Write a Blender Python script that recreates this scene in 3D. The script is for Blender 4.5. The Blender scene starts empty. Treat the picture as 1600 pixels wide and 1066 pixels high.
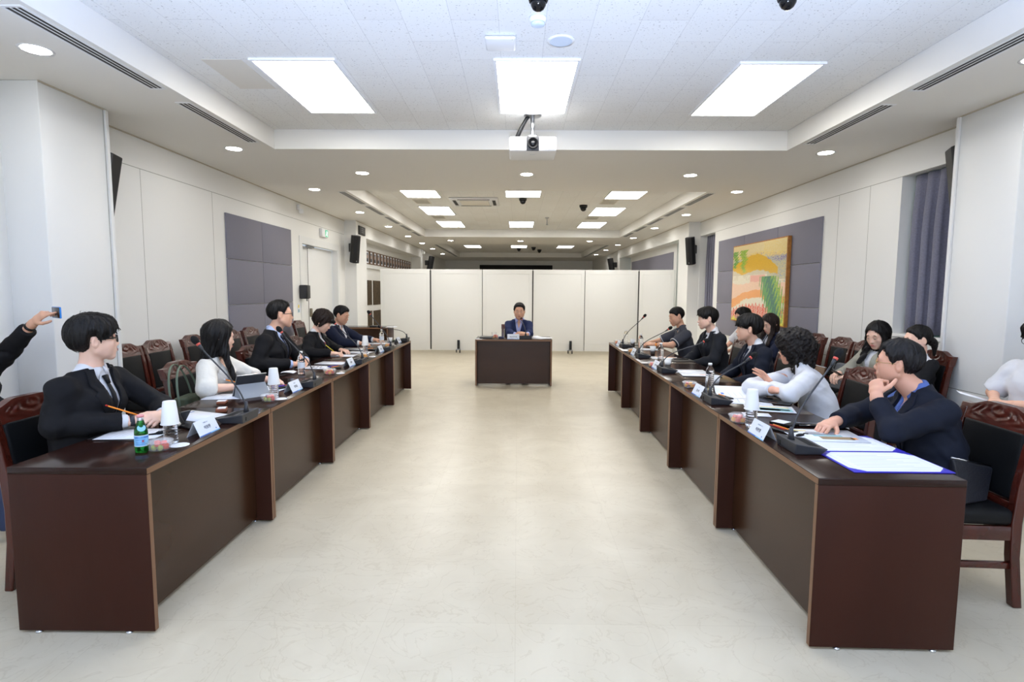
import bpy, bmesh, math, random
import numpy as np
from mathutils import Vector, Matrix
random.seed(7); rng = np.random.default_rng(7)
PI = math.pi
COL = bpy.context.scene.collection
SC = bpy.context.scene
# ------------------------------------------------------------------ camera
CAM_F, CAM_PITCH, CAM_YAW, CAM_ROLL, CAM_H = 864.6, .0911, -.0092, .0057, 1.515
_f = Vector((math.sin(CAM_YAW)*math.cos(CAM_PITCH), math.cos(CAM_YAW)*math.cos(CAM_PITCH), -math.sin(CAM_PITCH)))
_r0 = Vector((math.cos(CAM_YAW), -math.sin(CAM_YAW), 0)); _u0 = _r0.cross(_f)
CR = _r0*math.cos(CAM_ROLL)+_u0*math.sin(CAM_ROLL); CU = -_r0*math.sin(CAM_ROLL)+_u0*math.cos(CAM_ROLL)
cd = bpy.data.cameras.new('camera'); cam = bpy.data.objects.new('camera', cd); COL.objects.link(cam)
cd.lens = CAM_F/1600*36; cd.sensor_width = 36; cd.sensor_fit = 'HORIZONTAL'; cd.clip_start = .05; cd.clip_end = 100
cam.matrix_world = Matrix(((CR.x, CU.x, -_f.x, 0), (CR.y, CU.y, -_f.y, 0), (CR.z, CU.z, -_f.z, CAM_H), (0, 0, 0, 1)))
SC.camera = cam
def at(px, py, ax, v):            # a point of the photograph on the plane ax = v
    d = _f+CR*((px-800)/CAM_F)-CU*((py-533)/CAM_F); i = 'xyz'.index(ax)
    o = Vector((0, 0, CAM_H)); return o+d*((v-o[i])/d[i])
# ------------------------------------------------------------------ world, exposure
w = bpy.data.worlds.new('sky'); SC.world = w; w.use_nodes = True
w.node_tree.nodes['Background'].inputs[0].default_value = (.62, .78, 1, 1)
w.node_tree.nodes['Background'].inputs[1].default_value = 1.6
vs = SC.view_settings; vs.view_transform = 'Standard'; vs.look = 'None'; vs.gamma = 1; vs.use_curve_mapping = False
vs.exposure = .62
PANEL_E, DOWN_E = 8.4, 38.0
# daylight that comes in through the windows behind the photographer
def area(name, loc, rot, sx, sy, e, col):
    l = bpy.data.lights.new(name, 'AREA'); l.shape = 'RECTANGLE'; l.size = sx; l.size_y = sy; l.energy = e; l.color = col
    o = bpy.data.objects.new(name, l); COL.objects.link(o); o.location = loc; o.rotation_euler = rot; return o
area('daylight_back', (0, -3.9, 1.9), (PI/2, 0, 0), 5.6, 1.7, 55, (.92, .94, 1))
# bounced flash put in below the camera, its cone shaped to brighten the ceiling
fl = bpy.data.lights.new('bounce_flash', 'SPOT'); fl.energy = 850; fl.color = (.45, .61, 1); fl.spot_size = 2.06; fl.spot_blend = .3; fl.shadow_soft_size = .04
fo = bpy.data.objects.new('bounce_flash', fl); COL.objects.link(fo); fo.location = (0, -.25, 1.05); fo.rotation_euler = (PI/2+1.30, 0, 0)
# ------------------------------------------------------------------ materials
def lin(c):
    return tuple((x/12.92 if x <= .04045 else ((x+.055)/1.055)**2.4) for x in c)
def rgb(r, g, b): return lin((r/255, g/255, b/255))
M = {}
def mat(name, col, rough=.5, metal=0, spec=.5, var=0, vscale=8, bump=0, bscale=40, stretch=None, trans=0, ior=1.45, emit=0, coat=0, alpha=1, sheen=0, detail=3):
    m = bpy.data.materials.new(name); m.use_nodes = True; nt = m.node_tree; b = nt.nodes['Principled BSDF']
    b.inputs['Base Color'].default_value = (*col, 1); b.inputs['Roughness'].default_value = rough
    b.inputs['Metallic'].default_value = metal; b.inputs['Specular IOR Level'].default_value = spec; b.inputs['IOR'].default_value = ior
    b.inputs['Transmission Weight'].default_value = trans; b.inputs['Coat Weight'].default_value = coat; b.inputs['Alpha'].default_value = alpha
    b.inputs['Sheen Weight'].default_value = sheen
    if emit: b.inputs['Emission Color'].default_value = (*col, 1); b.inputs['Emission Strength'].default_value = emit
    if var or bump:
        tc = nt.nodes.new('ShaderNodeTexCoord'); mp = nt.nodes.new('ShaderNodeMapping'); nt.links.new(tc.outputs['Object'], mp.inputs[0])
        if stretch: mp.inputs['Scale'].default_value = stretch
    if var:
        n = nt.nodes.new('ShaderNodeTexNoise'); n.inputs['Scale'].default_value = vscale; n.inputs['Detail'].default_value = detail
        nt.links.new(mp.outputs[0], n.inputs['Vector'])
        r = nt.nodes.new('ShaderNodeValToRGB'); r.color_ramp.elements[0].position = .3; r.color_ramp.elements[1].position = .7
        r.color_ramp.elements[0].color = (*[c*(1-var) for c in col], 1); r.color_ramp.elements[1].color = (*[min(1, c*(1+var)) for c in col], 1)
        nt.links.new(n.outputs[0], r.inputs[0]); nt.links.new(r.outputs[0], b.inputs['Base Color'])
    if bump:
        n = nt.nodes.new('ShaderNodeTexNoise'); n.inputs['Scale'].default_value = bscale; n.inputs['Detail'].default_value = 2
        nt.links.new(mp.outputs[0], n.inputs['Vector'])
        bp = nt.nodes.new('ShaderNodeBump'); bp.inputs['Strength'].default_value = bump; bp.inputs['Distance'].default_value = .01
        nt.links.new(n.outputs[0], bp.inputs['Height']); nt.links.new(bp.outputs[0], b.inputs['Normal'])
    M[name] = m; return m
def flat(name, r, g, b_, rough=.5, **k): return mat(name, rgb(r, g, b_), rough, **k)
flat('wall', 236, 235, 231, .55)
flat('wall_panel', 230, 230, 228, .4)
flat('seam', 150, 147, 138, .7)
flat('shadow_gap_tan', 194, 184, 166, .6)
flat('soffit', 238, 235, 229, .7)
flat('acoustic', 133, 131, 143, .9, var=.06, vscale=220, bump=.3, bscale=500)
flat('partition', 234, 233, 228, .45)
flat('dark_gap', 60, 58, 56, .7)
flat('black_plastic', 22, 22, 24, .38)
flat('grey_plastic', 52, 53, 57, .45)
flat('dark_grille', 45, 43, 40, .6)
flat('white_plastic', 238, 238, 238, .35)
flat('metal', 170, 172, 176, .3, metal=1)
flat('brass', 150, 140, 120, .35, metal=1)
flat('chrome', 200, 203, 208, .15, metal=1)
flat('beige_tile', 226, 220, 208, .8)
mat('lamp', (1, .99, .97), .5, emit=PANEL_E); mat('lamp_dim', (1, .99, .97), .5, emit=2.2); mat('lamp_down', (1, .98, .94), .5, emit=DOWN_E)
flat('lamp_off', 214, 226, 240, .4)
mat('green_sign', rgb(40, 165, 120), .4, emit=.45)
mat('white_sign', (1, 1, 1), .4, emit=.6)
mat('teal_glass', rgb(20, 140, 120), .15, trans=.5)
flat('curtain', 112, 112, 130, .9, var=.12, vscale=60, sheen=.3)
flat('laminate', 54, 28, 20, .4, spec=.16, var=.16, vscale=3, stretch=(1, 1, .12), bump=.02, bscale=90)
flat('laminate_top', 36, 18, 13, .17, spec=.3, var=.10, vscale=5, stretch=(1, .2, 1))
flat('laminate_front', 58, 36, 22, .27, spec=.36, var=.12, vscale=3, stretch=(1, .15, 1))
flat('edge_band', 122, 88, 62, .4)
flat('mahogany', 66, 23, 14, .25, var=.25, vscale=14, stretch=(1, 1, .25), coat=.3)
flat('mahogany_carved', 74, 28, 18, .28, var=.25, vscale=30, stretch=(1, .3, 1), bump=.08, bscale=120, coat=.2)
flat('leather', 12, 13, 15, .5, spec=.22, bump=.12, bscale=320)
flat('paper', 224, 226, 232, .7); flat('paper_cup', 230, 230, 229, .6)
flat('ink', 40, 44, 60, .7); flat('ink_pale', 186, 192, 204, .7); flat('blue_print', 70, 110, 190, .6); flat('sky_print', 120, 180, 225, .6)
flat('yellow_print', 240, 215, 70, .6); flat('orange_print', 235, 150, 70, .6); flat('tan_print', 150, 125, 90, .6); flat('teal_print', 130, 175, 180, .6)
flat('royal_blue', 42, 34, 170, .45); flat('red', 190, 40, 34, .5); flat('mic_ring', 214, 92, 78, .5); flat('blue', 38, 44, 170, .45); flat('orange', 238, 140, 40, .5)
flat('yellow', 232, 214, 70, .5); flat('pink', 226, 150, 150, .5); flat('box_brown', 126, 70, 44, .5)
flat('foam', 14, 14, 15, .95, bump=.4, bscale=400)
mat('bottle_plastic', (.97, .98, 1), .04, trans=1, ior=1.25); mat('clear_lid', (.9, .92, .94), .08, alpha=.2, spec=.8)
mat('glass', (.97, .99, .99), .03, trans=1, ior=1.4); mat('green_glass', (.02, .30, .04), .03, trans=.9, ior=1.4)
flat('label_blue', 132, 190, 232, .4); flat('label_white', 220, 225, 234, .5)
flat('grape', 168, 178, 70, .3); flat('watermelon', 222, 92, 72, .4, var=.15, vscale=60); flat('mango', 236, 168, 60, .4, var=.15, vscale=60); flat('berry', 96, 42, 62, .35)
flat('olive_strap', 96, 110, 92, .6); flat('olive_bag', 78, 86, 66, .6); flat('felt_grey', 92, 94, 98, .95, var=.2, vscale=150)
flat('quilt', 24, 25, 32, .6, bump=.3, bscale=80); flat('phone_glass', 14, 15, 18, .08); flat('phone_blue', 40, 130, 215, .4); flat('tablet_cover', 140, 145, 152, .6)
flat('box_navy', 34, 44, 80, .5); flat('canvas_edge', 176, 116, 52, .6, var=.25, vscale=20); flat('frame_wood', 110, 84, 62, .5); flat('photo_grey', 120, 122, 128, .6); flat('photo_dark', 48, 50, 58, .6); flat('photo_skin', 196, 160, 138, .6)
flat('bark_art', 78, 64, 46, .8, var=.55, vscale=14, stretch=(2.2, 2.2, .8), bump=.6, bscale=30, detail=6)
def ceiling_mat():
    m = mat('ceiling', rgb(226, 225, 220), .85); nt = m.node_tree; b = nt.nodes['Principled BSDF']
    tc = nt.nodes.new('ShaderNodeTexCoord'); mp = nt.nodes.new('ShaderNodeMapping'); mp.inputs['Rotation'].default_value = (0, 0, PI/2)
    mp.inputs['Location'].default_value = (.05, .13, 0)
    nt.links.new(tc.outputs['Object'], mp.inputs[0])
    br = nt.nodes.new('ShaderNodeTexBrick'); br.offset = .5; br.inputs['Scale'].default_value = 1
    br.inputs['Brick Width'].default_value = .6; br.inputs['Row Height'].default_value = .3; br.inputs['Mortar Size'].default_value = .0016; br.inputs['Mortar Smooth'].default_value = .6
    br.inputs['Color1'].default_value = (*rgb(240, 239, 235), 1); br.inputs['Color2'].default_value = (*rgb(235, 233, 228), 1); br.inputs['Mortar'].default_value = (*rgb(200, 198, 194), 1)
    nt.links.new(mp.outputs[0], br.inputs['Vector'])
    n = nt.nodes.new('ShaderNodeTexNoise'); n.inputs['Scale'].default_value = 75; n.inputs['Detail'].default_value = 2
    nt.links.new(tc.outputs['Object'], n.inputs['Vector'])
    r = nt.nodes.new('ShaderNodeValToRGB'); r.color_ramp.elements[0].position = .30; r.color_ramp.elements[1].position = .36
    r.color_ramp.elements[0].color = (.55, .53, .5, 1); r.color_ramp.elements[1].color = (1, 1, 1, 1)
    nt.links.new(n.outputs[0], r.inputs[0])
    mx = nt.nodes.new('ShaderNodeMix'); mx.data_type = 'RGBA'; mx.blend_type = 'MULTIPLY'; mx.inputs[0].default_value = .8
    nt.links.new(br.outputs[0], mx.inputs[6]); nt.links.new(r.outputs[0], mx.inputs[7]); nt.links.new(mx.outputs[2], b.inputs['Base Color'])
ceiling_mat()
def floor_mat():
    m = mat('floor', rgb(212, 202, 180), .33, spec=.4); nt = m.node_tree; b = nt.nodes['Principled BSDF']
    tc = nt.nodes.new('ShaderNodeTexCoord')
    n1 = nt.nodes.new('ShaderNodeTexNoise'); n1.inputs['Scale'].default_value = 2.2; n1.inputs['Detail'].default_value = 8; n1.inputs['Distortion'].default_value = 1.2
    nt.links.new(tc.outputs['Object'], n1.inputs['Vector'])
    r = nt.nodes.new('ShaderNodeValToRGB'); e = r.color_ramp.elements
    e[0].position = .25; e[0].color = (*rgb(190, 179, 156), 1); e[1].position = .7; e[1].color = (*rgb(203, 193, 171), 1)
    nt.links.new(n1.outputs[0], r.inputs[0])
    n2 = nt.nodes.new('ShaderNodeTexNoise'); n2.inputs['Scale'].default_value = 3.4; n2.inputs['Detail'].default_value = 10; n2.inputs['Distortion'].default_value = 2.5
    nt.links.new(tc.outputs['Object'], n2.inputs['Vector'])
    r2 = nt.nodes.new('ShaderNodeValToRGB'); e = r2.color_ramp.elements
    e[0].position = .485; e[0].color = (1, 1, 1, 1); e[1].position = .515; e[1].color = (1, 1, 1, 1); k = e.new(.5); k.color = (.9, .88, .85, 1)
    nt.links.new(n2.outputs[0], r2.inputs[0])
    br = nt.nodes.new('ShaderNodeTexBrick'); br.offset = 0; br.inputs['Scale'].default_value = 1; br.inputs['Brick Width'].default_value = .6; br.inputs['Row Height'].default_value = .6
    br.inputs['Mortar Size'].default_value = .0012; br.inputs['Color1'].default_value = (1, 1, 1, 1); br.inputs['Color2'].default_value = (.965, .96, .955, 1); br.inputs['Mortar'].default_value = (.88, .86, .83, 1)
    nt.links.new(tc.outputs['Object'], br.inputs['Vector'])
    a = nt.nodes.new('ShaderNodeMix'); a.data_type = 'RGBA'; a.blend_type = 'MULTIPLY'; a.inputs[0].default_value = 1
    nt.links.new(r.outputs[0], a.inputs[6]); nt.links.new(r2.outputs[0], a.inputs[7])
    c = nt.nodes.new('ShaderNodeMix'); c.data_type = 'RGBA'; c.blend_type = 'MULTIPLY'; c.inputs[0].default_value = 1
    nt.links.new(a.outputs[2], c.inputs[6]); nt.links.new(br.outputs[0], c.inputs[7]); nt.links.new(c.outputs[2], b.inputs['Base Color'])
floor_mat()
# ------------------------------------------------------------------ mesh helpers
class MB:
    def __init__(s): s.v = []; s.f = []; s.mi = []; s.sm = []
    def add(s, vs, fs, mi=0, smooth=False):
        o = len(s.v); s.v += [tuple(v) for v in vs]
        for f in fs: s.f.append([i+o for i in f]); s.mi.append(mi); s.sm.append(smooth)
        return s
    def box(s, x0, x1, y0, y1, z0, z1, mi=0):
        v = [(x, y, z) for z in (z0, z1) for y in (y0, y1) for x in (x0, x1)]
        return s.add(v, [(0, 2, 3, 1), (4, 5, 7, 6), (0, 1, 5, 4), (2, 6, 7, 3), (0, 4, 6, 2), (1, 3, 7, 5)], mi)
    def rbox(s, x0, x1, y0, y1, z0, z1, r=.004, mi=0, seg=2):
        bm = bmesh.new(); bmesh.ops.create_cube(bm, size=1)
        for v in bm.verts: v.co = Vector(((x0+x1)/2+v.co.x*(x1-x0), (y0+y1)/2+v.co.y*(y1-y0), (z0+z1)/2+v.co.z*(z1-z0)))
        bmesh.ops.bevel(bm, geom=bm.edges[:], offset=r, segments=seg, profile=.5, affect='EDGES')
        return s.bm(bm, mi, True)
    def bm(s, bm, mi=0, smooth=False):
        bm.verts.index_update(); s.add([v.co for v in bm.verts], [[v.index for v in f.verts] for f in bm.faces], mi, smooth); bm.free(); return s
    def quad(s, a, b, c, d, mi=0): return s.add([a, b, c, d], [(0, 1, 2, 3)], mi)
    def lathe(s, prof, n=24, cx=0, cy=0, mi=0, cap0=True, cap1=True, smooth=True, sx=1, sy=1):
        vs = []; fs = []
        for r, z in prof:
            for i in range(n): a = 2*PI*i/n; vs.append((cx+r*sx*math.cos(a), cy+r*sy*math.sin(a), z))
        for k in range(len(prof)-1):
            for i in range(n): j = (i+1) % n; fs.append((k*n+i, k*n+j, (k+1)*n+j, (k+1)*n+i))
        s.add(vs, fs, mi, smooth)
        if cap0: s.add(vs[:n], [tuple(reversed(range(n)))], mi)
        if cap1: s.add(vs[-n:], [tuple(range(n))], mi)
        return s
    def tube(s, pts, r, n=10, mi=0, caps=True, sx=1, up=None):
        P = [Vector(p) for p in pts]; R = r if isinstance(r, (list, tuple)) else [r]*len(P); vs = []; fs = []
        u = None
        for i, p in enumerate(P):
            t = (P[min(i+1, len(P)-1)]-P[max(i-1, 0)]).normalized()
            if u is None:
                u = Vector(up) if up else (Vector((0, 0, 1)) if abs(t.z) < .9 else Vector((1, 0, 0)))
            u = (u-t*u.dot(t)).normalized(); w_ = t.cross(u)
            for k in range(n): a = 2*PI*k/n; vs.append(p+u*(R[i]*math.cos(a))+w_*(R[i]*sx*math.sin(a)))
        for i in range(len(P)-1):
            for k in range(n): j = (k+1) % n; fs.append((i*n+k, i*n+j, (i+1)*n+j, (i+1)*n+k))
        s.add(vs, fs, mi, True)
        if caps: s.add(vs[:n], [tuple(reversed(range(n)))], mi); s.add(vs[-n:], [tuple(range(n))], mi)
        return s
    def prism(s, poly, axis, a, b, mi=0):      # poly of 2D points swept along axis from a to b
        n = len(poly)
        def p(q, t): return {'x': (t, q[0], q[1]), 'y': (q[0], t, q[1]), 'z': (q[0], q[1], t)}[axis]
        vs = [p(q, a) for q in poly]+[p(q, b) for q in poly]
        fs = [tuple(range(n)), tuple(reversed(range(n, 2*n)))]+[(i, i+n, (i+1) % n+n, (i+1) % n) for i in range(n)]
        return s.add(vs, fs, mi)
    def ball(s, c, r, mi=0, n=10, sx=1, sy=1, sz=1):
        vs = []; fs = []; m_ = max(4, n//2+1)
        for i in range(m_+1):
            th = PI*i/m_
            for k in range(n): a = 2*PI*k/n; vs.append((c[0]+r*sx*math.sin(th)*math.cos(a), c[1]+r*sy*math.sin(th)*math.sin(a), c[2]+r*sz*math.cos(th)))
        for i in range(m_):
            for k in range(n): j = (k+1) % n; fs.append((i*n+k, (i+1)*n+k, (i+1)*n+j, i*n+j))
        return s.add(vs, fs, mi, True)
    def xf(s, mtx):
        s.v = [tuple(mtx @ Vector(v)) for v in s.v]; return s
    def build(s, name, mats, parent=None, loc=None, rotz=None, label=None, kind=None, clean=True):
        me = bpy.data.meshes.new(name); me.from_pydata(s.v, [], s.f)
        mats = mats if isinstance(mats, (list, tuple)) else [mats]
        for m in mats: me.materials.append(M[m] if isinstance(m, str) else m)
        me.polygons.foreach_set('material_index', s.mi); me.polygons.foreach_set('use_smooth', s.sm)
        if clean:
            b = bmesh.new(); b.from_mesh(me); bmesh.ops.remove_doubles(b, verts=b.verts, dist=1e-5)
            bmesh.ops.recalc_face_normals(b, faces=b.faces); b.to_mesh(me); b.free()
        me.update()
        o = bpy.data.objects.new(name, me); COL.objects.link(o)
        if parent: o.parent = parent
        if loc is not None: o.location = loc
        if rotz is not None: o.rotation_euler = (0, 0, rotz)
        if label: o['label'] = label
        if kind: o['kind'] = kind
        return o
def tag(o, label, cat, group=None, kind=None):
    o['label'] = label; o['category'] = cat
    if group: o['group'] = group
    if kind: o['kind'] = kind
    return o
def thing(name, label, cat, loc=(0, 0, 0), rotz=0, group=None):
    o = bpy.data.objects.new(name, None); COL.objects.link(o); o.empty_display_size = .05
    o.location = loc; o.rotation_euler = (0, 0, rotz); return tag(o, label, cat, group)
def copy_tree(o, parent=None):
    c = o.copy(); COL.objects.link(c); c.parent = parent
    for ch in list(o.children): copy_tree(ch, c)
    return c
def struct(o): o['kind'] = 'structure'; return o
def text(s_, size, matname, parent, mtx, name='lettering', depth=.0004, align='CENTER'):
    cu = bpy.data.curves.new('t', 'FONT'); cu.body = s_; cu.size = size; cu.extrude = depth; cu.align_x = align; cu.align_y = 'CENTER'; cu.resolution_u = 2
    o = bpy.data.objects.new('t', cu); COL.objects.link(o); bpy.context.view_layer.update()
    me = bpy.data.meshes.new_from_object(o.evaluated_get(bpy.context.evaluated_depsgraph_get()))
    bpy.data.objects.remove(o); me.name = name; me.materials.clear(); me.materials.append(M[matname])
    t = bpy.data.objects.new(name, me); COL.objects.link(t); t.parent = parent; t.matrix_local = mtx; return t
# ================================================================== the room
XL, XR, SOF, CEI = -3.765, 3.94, 3.005, 3.21
Y0, Y1 = -4.0, 28.0
def wall(name, axis, c0, c1, u0, u1, z0, z1, holes, mats='wall'):
    m = MB(); us = sorted({u0, u1, *[h[0] for h in holes], *[h[1] for h in holes]}); zs = sorted({z0, z1, *[h[2] for h in holes], *[h[3] for h in holes]})
    for i in range(len(us)-1):
        for j in range(len(zs)-1):
            um, zm = (us[i]+us[i+1])/2, (zs[j]+zs[j+1])/2
            if any(h[0] < um < h[1] and h[2] < zm < h[3] for h in holes): continue
            if axis == 'x': m.box(c0, c1, us[i], us[i+1], zs[j], zs[j+1])
            else: m.box(us[i], us[i+1], c0, c1, zs[j], zs[j+1])
    return struct(m.build(name, mats))
struct(MB().box(-4.6, 4.7, Y0-.2, Y1+.2, -.12, 0).build('floor', 'floor'))
struct(MB().box(-4.6, 4.7, Y0-.2, Y1+.2, CEI, CEI+.1).build('ceiling', 'ceiling'))
# dropped soffit with its three recesses
m = MB(); RX0, RX1 = -2.60, 2.84
REC = [(-2.9, 6.04), (8.5, 15.72), (18.1, 25.1)]
m.box(-4.0, RX0, Y0, Y1, SOF, CEI-.002); m.box(RX1, 4.2, Y0, Y1, SOF, CEI-.002)
ys = [Y0]+[t for r in REC for t in r]+[Y1]
for i in range(0, len(ys), 2): m.box(RX0, RX1, ys[i], ys[i+1], SOF, CEI-.002)
struct(m.build('ceiling_soffit', 'soffit'))
# left wall: door opening, then the display niche behind the partition
wall('wall_left', 'x', XL-.25, XL, Y0, 12.13, 0, SOF, [(9.66, 11.68, 0, 2.37)])
m = MB(); m.box(-4.4, -3.51, 12.13, 12.95, 0, SOF); m.box(-4.4, -3.51, 12.95, 20.2, 2.70, SOF); m.box(-4.4, -3.85, 12.95, 20.2, 0, 2.70); m.box(-4.4, -3.51, 20.2, 20.65, 0, SOF)
m.box(-4.4, -3.62, 20.65, Y1, 0, SOF)
struct(m.build('wall_left_far', 'wall'))
struct(MB().rbox(XL-.02, -3.465, 4.10, 4.76, 0, SOF, .006).build('wall_left_pilaster', 'wall_panel'))
# right wall with two windows
wall('wall_right', 'x', XR, XR+.32, Y0, 12.13, 0, SOF, [(4.6, 5.84, 1.09, 2.70), (11.22, 12.12, .985, 2.70)])
m = MB(); m.box(3.69, 4.5, 12.13, 12.86, 0, SOF); m.box(3.69, 4.5, 12.86, 20.2, 2.70, SOF); m.box(3.69, 4.5, 20.2, 20.65, 0, SOF); m.box(3.95, 4.5, 13.9, 19.5, 0, 2.70); m.box(3.75, 4.5, 20.65, Y1, 0, SOF)
m.box(3.95, 4.5, 12.86, 13.9, 0, 1.0); m.box(3.95, 4.5, 19.5, 20.2, 0, 1.0)
struct(m.build('wall_right_far', 'wall'))
struct(MB().rbox(3.745, XR+.02, 4.27, 4.885, 0, SOF, .006).build('wall_right_pilaster', 'wall_panel'))
struct(MB().box(-4.5, 4.6, Y1, Y1+.2, 0, SOF).build('wall_far', 'wall'))
# back wall, behind the photographer, with a band of windows
wall('wall_back', 'y', Y0-.2, Y0, -4.4, 4.6, 0, SOF, [(-2.9, 2.9, 1.0, 2.8)])
m = MB()
for x in (-2.9, -.98, .94, 2.86): m.box(x, x+.04, Y0-.16, Y0-.1, 1.0, 2.8)
m.box(-2.9, 2.9, Y0-.16, Y0-.1, 1.0, 1.05); m.box(-2.9, 2.9, Y0-.16, Y0-.1, 2.75, 2.8)
struct(m.build('window_3', 'white_plastic'))
# panel seams on the walls
m = MB()
for x, s in ((XL, 1), (XR, -1)):
    def seam(y0, y1, z0, z1): m.box(min(x, x+s*.0015), max(x, x+s*.0015), y0, y1, z0, z1)
    seam(4.9, 12.1, 2.698, 2.703)
    for y in ((5.6, 6.9) if s > 0 else (6.35, 6.95)): seam(y, y+.003, .72, 2.698)
    if s > 0: seam(4.9, 9.55, .716, .722)
    else: seam(5.9, 11.1, .716, .722)
for x in (-3.465, ): m.box(x, x+.0015, 4.73, 4.732, 0, SOF)
m.box(3.7435, 3.745, 4.29, 4.86, .697, .702)
struct(m.build('trim_1', 'seam'))
m = MB()
m.box(XL, XL+.012, Y0, 12.13, SOF-.010, SOF); m.box(XR-.012, XR, Y0, 12.13, SOF-.010, SOF)
m.box(-3.465, -3.455, 4.1, 4.76, SOF-.010, SOF); m.box(3.735, 3.745, 4.27, 4.885, SOF-.010, SOF)
m.box(-3.51, -3.50, 12.13, 20.65, SOF-.010, SOF); m.box(3.68, 3.69, 12.13, 20.65, SOF-.010, SOF)
struct(m.build('shadow_gap_strip', 'shadow_gap_tan'))  # tan strips colour in the shadow gap where the walls meet the soffit
m = MB(); m.box(-3.463, -3.445, 4.735, 4.765, 0, SOF-.01); m.box(3.725, 3.743, 4.86, 4.89, 0, SOF-.01)
struct(m.build('trim_3', 'wall_panel'))
# grey acoustic wall panels
def acoustic(name, x, s, y0, y1, ysp, zs, lab):
    t = thing(name, lab, 'wall panel', (x, y0, zs[0]))
    for i in range(len(ysp)-1):
        for j in range(len(zs)-1):
            MB().rbox(0 if s > 0 else -.02, .02 if s > 0 else 0, ysp[i]-y0+.004, ysp[i+1]-y0-.004, .004+zs[j]-zs[0], zs[j+1]-zs[0]-.004, .004).build('fabric_panel', 'acoustic', t)
    return t
acoustic('acoustic_wall_panel', XL, 1, 7.175, 9.235, [7.175, 8.18, 9.235], [.70, 1.305, 1.905, 2.495], 'grey fabric acoustic panel on the left wall beside the door')
acoustic('acoustic_wall_panel', XR, -1, 7.27, 10.96, [7.27, 8.49, 9.715, 10.96], [.70, 1.305, 1.897, 2.495], 'grey fabric acoustic panel behind the colourful painting')
acoustic('acoustic_wall_panel', 3.95, -1, 14.17, 19.27, [14.17, 19.27], [1.3, 2.515], 'grey acoustic panel seen above the white partition')
# double door on the left wall
m = MB(); d = XL-.11
m.box(XL-.11, XL+.012, 9.60, 9.72, 0, 2.44); m.box(XL-.11, XL+.012, 11.62, 11.74, 0, 2.44); m.box(XL-.11, XL+.012, 9.72, 11.62, 2.315, 2.44)
dr = struct(m.build('door_1', 'wall_panel'))
for y0, y1 in ((9.725, 10.26), (10.266, 11.615)):
    o = MB().rbox(d-.04, d, y0, y1, .01, 2.31, .003).build('door_leaf', 'wall_panel', dr)
    if y0 > 10: MB().rbox(d, d+.05, 10.30, 10.33, 1.0, 1.16, .01).build('door_handle', 'brass', o)
MB().box(d, d+.004, 10.256, 10.27, .01, 2.31).build('gasket', 'dark_gap', dr)
m = MB(); m.rbox(d, d+.04, 9.75, 9.80, 2.12, 2.29, .004); m.rbox(d+.04, d+.055, 9.78, 10.2, 2.262, 2.28, .003); m.rbox(d, d+.05, 10.16, 10.5, 2.28, 2.31, .004)
m.build('door_closer', 'metal', dr)
# hand sanitiser and leaflets next to the door
t = thing('hand_dispenser', 'dark grey wall dispenser beside the white double door', 'dispenser', (XL, 9.64, 1.35))
MB().rbox(0, .13, -.10, .08, 0, .24, .02).build('housing', 'grey_plastic', t); MB().rbox(.13, .136, -.09, .07, .01, .23, .003).build('cover', 'black_plastic', t); MB().tube([(.1, 0, -.04), (.1, 0, 0)], .012).build('nozzle', 'metal', t)
t = thing('wall_notice', 'pale leaflet with coloured stickers under the hand dispenser', 'notice', (XL, 9.53, 1.11))
MB().box(0, .002, -.08, .1, 0, .165).build('sheet', 'paper', t)
m = MB(); m.box(.002, .003, -.05, 0, .01, .06); m.build('sticker', 'teal_print', t, label='teal sticker'); m = MB(); m.box(.002, .003, -.05, 0, .085, .14); m.build('sticker', 'yellow_print', t, label='yellow sticker')
# exit sign
t = thing('exit_sign', 'small green and white emergency exit sign above the door', 'exit sign', (XL, 10.76, 2.515))
MB().rbox(0, .06, -.16, .16, 0, .155, .006).build('housing', 'white_plastic', t); MB().box(.0595, .062, .005, .15, .012, .143).build('green_face', 'green_sign', t)
m = MB(); x = .0625
m.ball((x, .085, .115), .012, sx=.1); m.tube([(x, .08, .1), (x, .07, .065)], .011, 6); m.tube([(x, .07, .065), (x, .10, .045), (x, .095, .02)], .007, 6); m.tube([(x, .07, .065), (x, .05, .045), (x, .03, .04)], .007, 6); m.tube([(x, .08, .095), (x, .105, .08)], .005, 6); m.tube([(x, .08, .095), (x, .05, .085)], .005, 6)
m.build('running_figure', 'white_sign', t)
# dark box on the left column and small white sensor
t = thing('control_panel', 'flat dark box mounted high on the left column', 'control panel', (-3.51, 12.54, 2.73))
MB().rbox(0, .03, -.24, .24, 0, .19, .006).build('housing', 'dark_grille', t); m = MB()
for z in (.06, .1, .14): MB().box(.03, .033, -.08, .11, z-.006, z+.006).build('indicator', 'photo_grey', t)
m = MB(); m.rbox(0, .05, -.04, .04, 0, .09, .012); m.rbox(.03, .10, -.03, .03, -.06, .02, .012)
tag(m.build('motion_sensor', 'white_plastic', loc=(XL, 9.58, 2.86)), 'small white motion sensor high on the left wall', 'sensor')
m = MB(); m.rbox(0, .05, -.04, .04, 0, .08, .012); m.rbox(.03, .12, -.05, .05, -.09, .02, .012)
tag(m.build('motion_sensor', 'white_plastic', loc=(-3.5, 20.3, 2.90)), 'white motion sensor at the far end of the left lintel', 'sensor')
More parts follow.
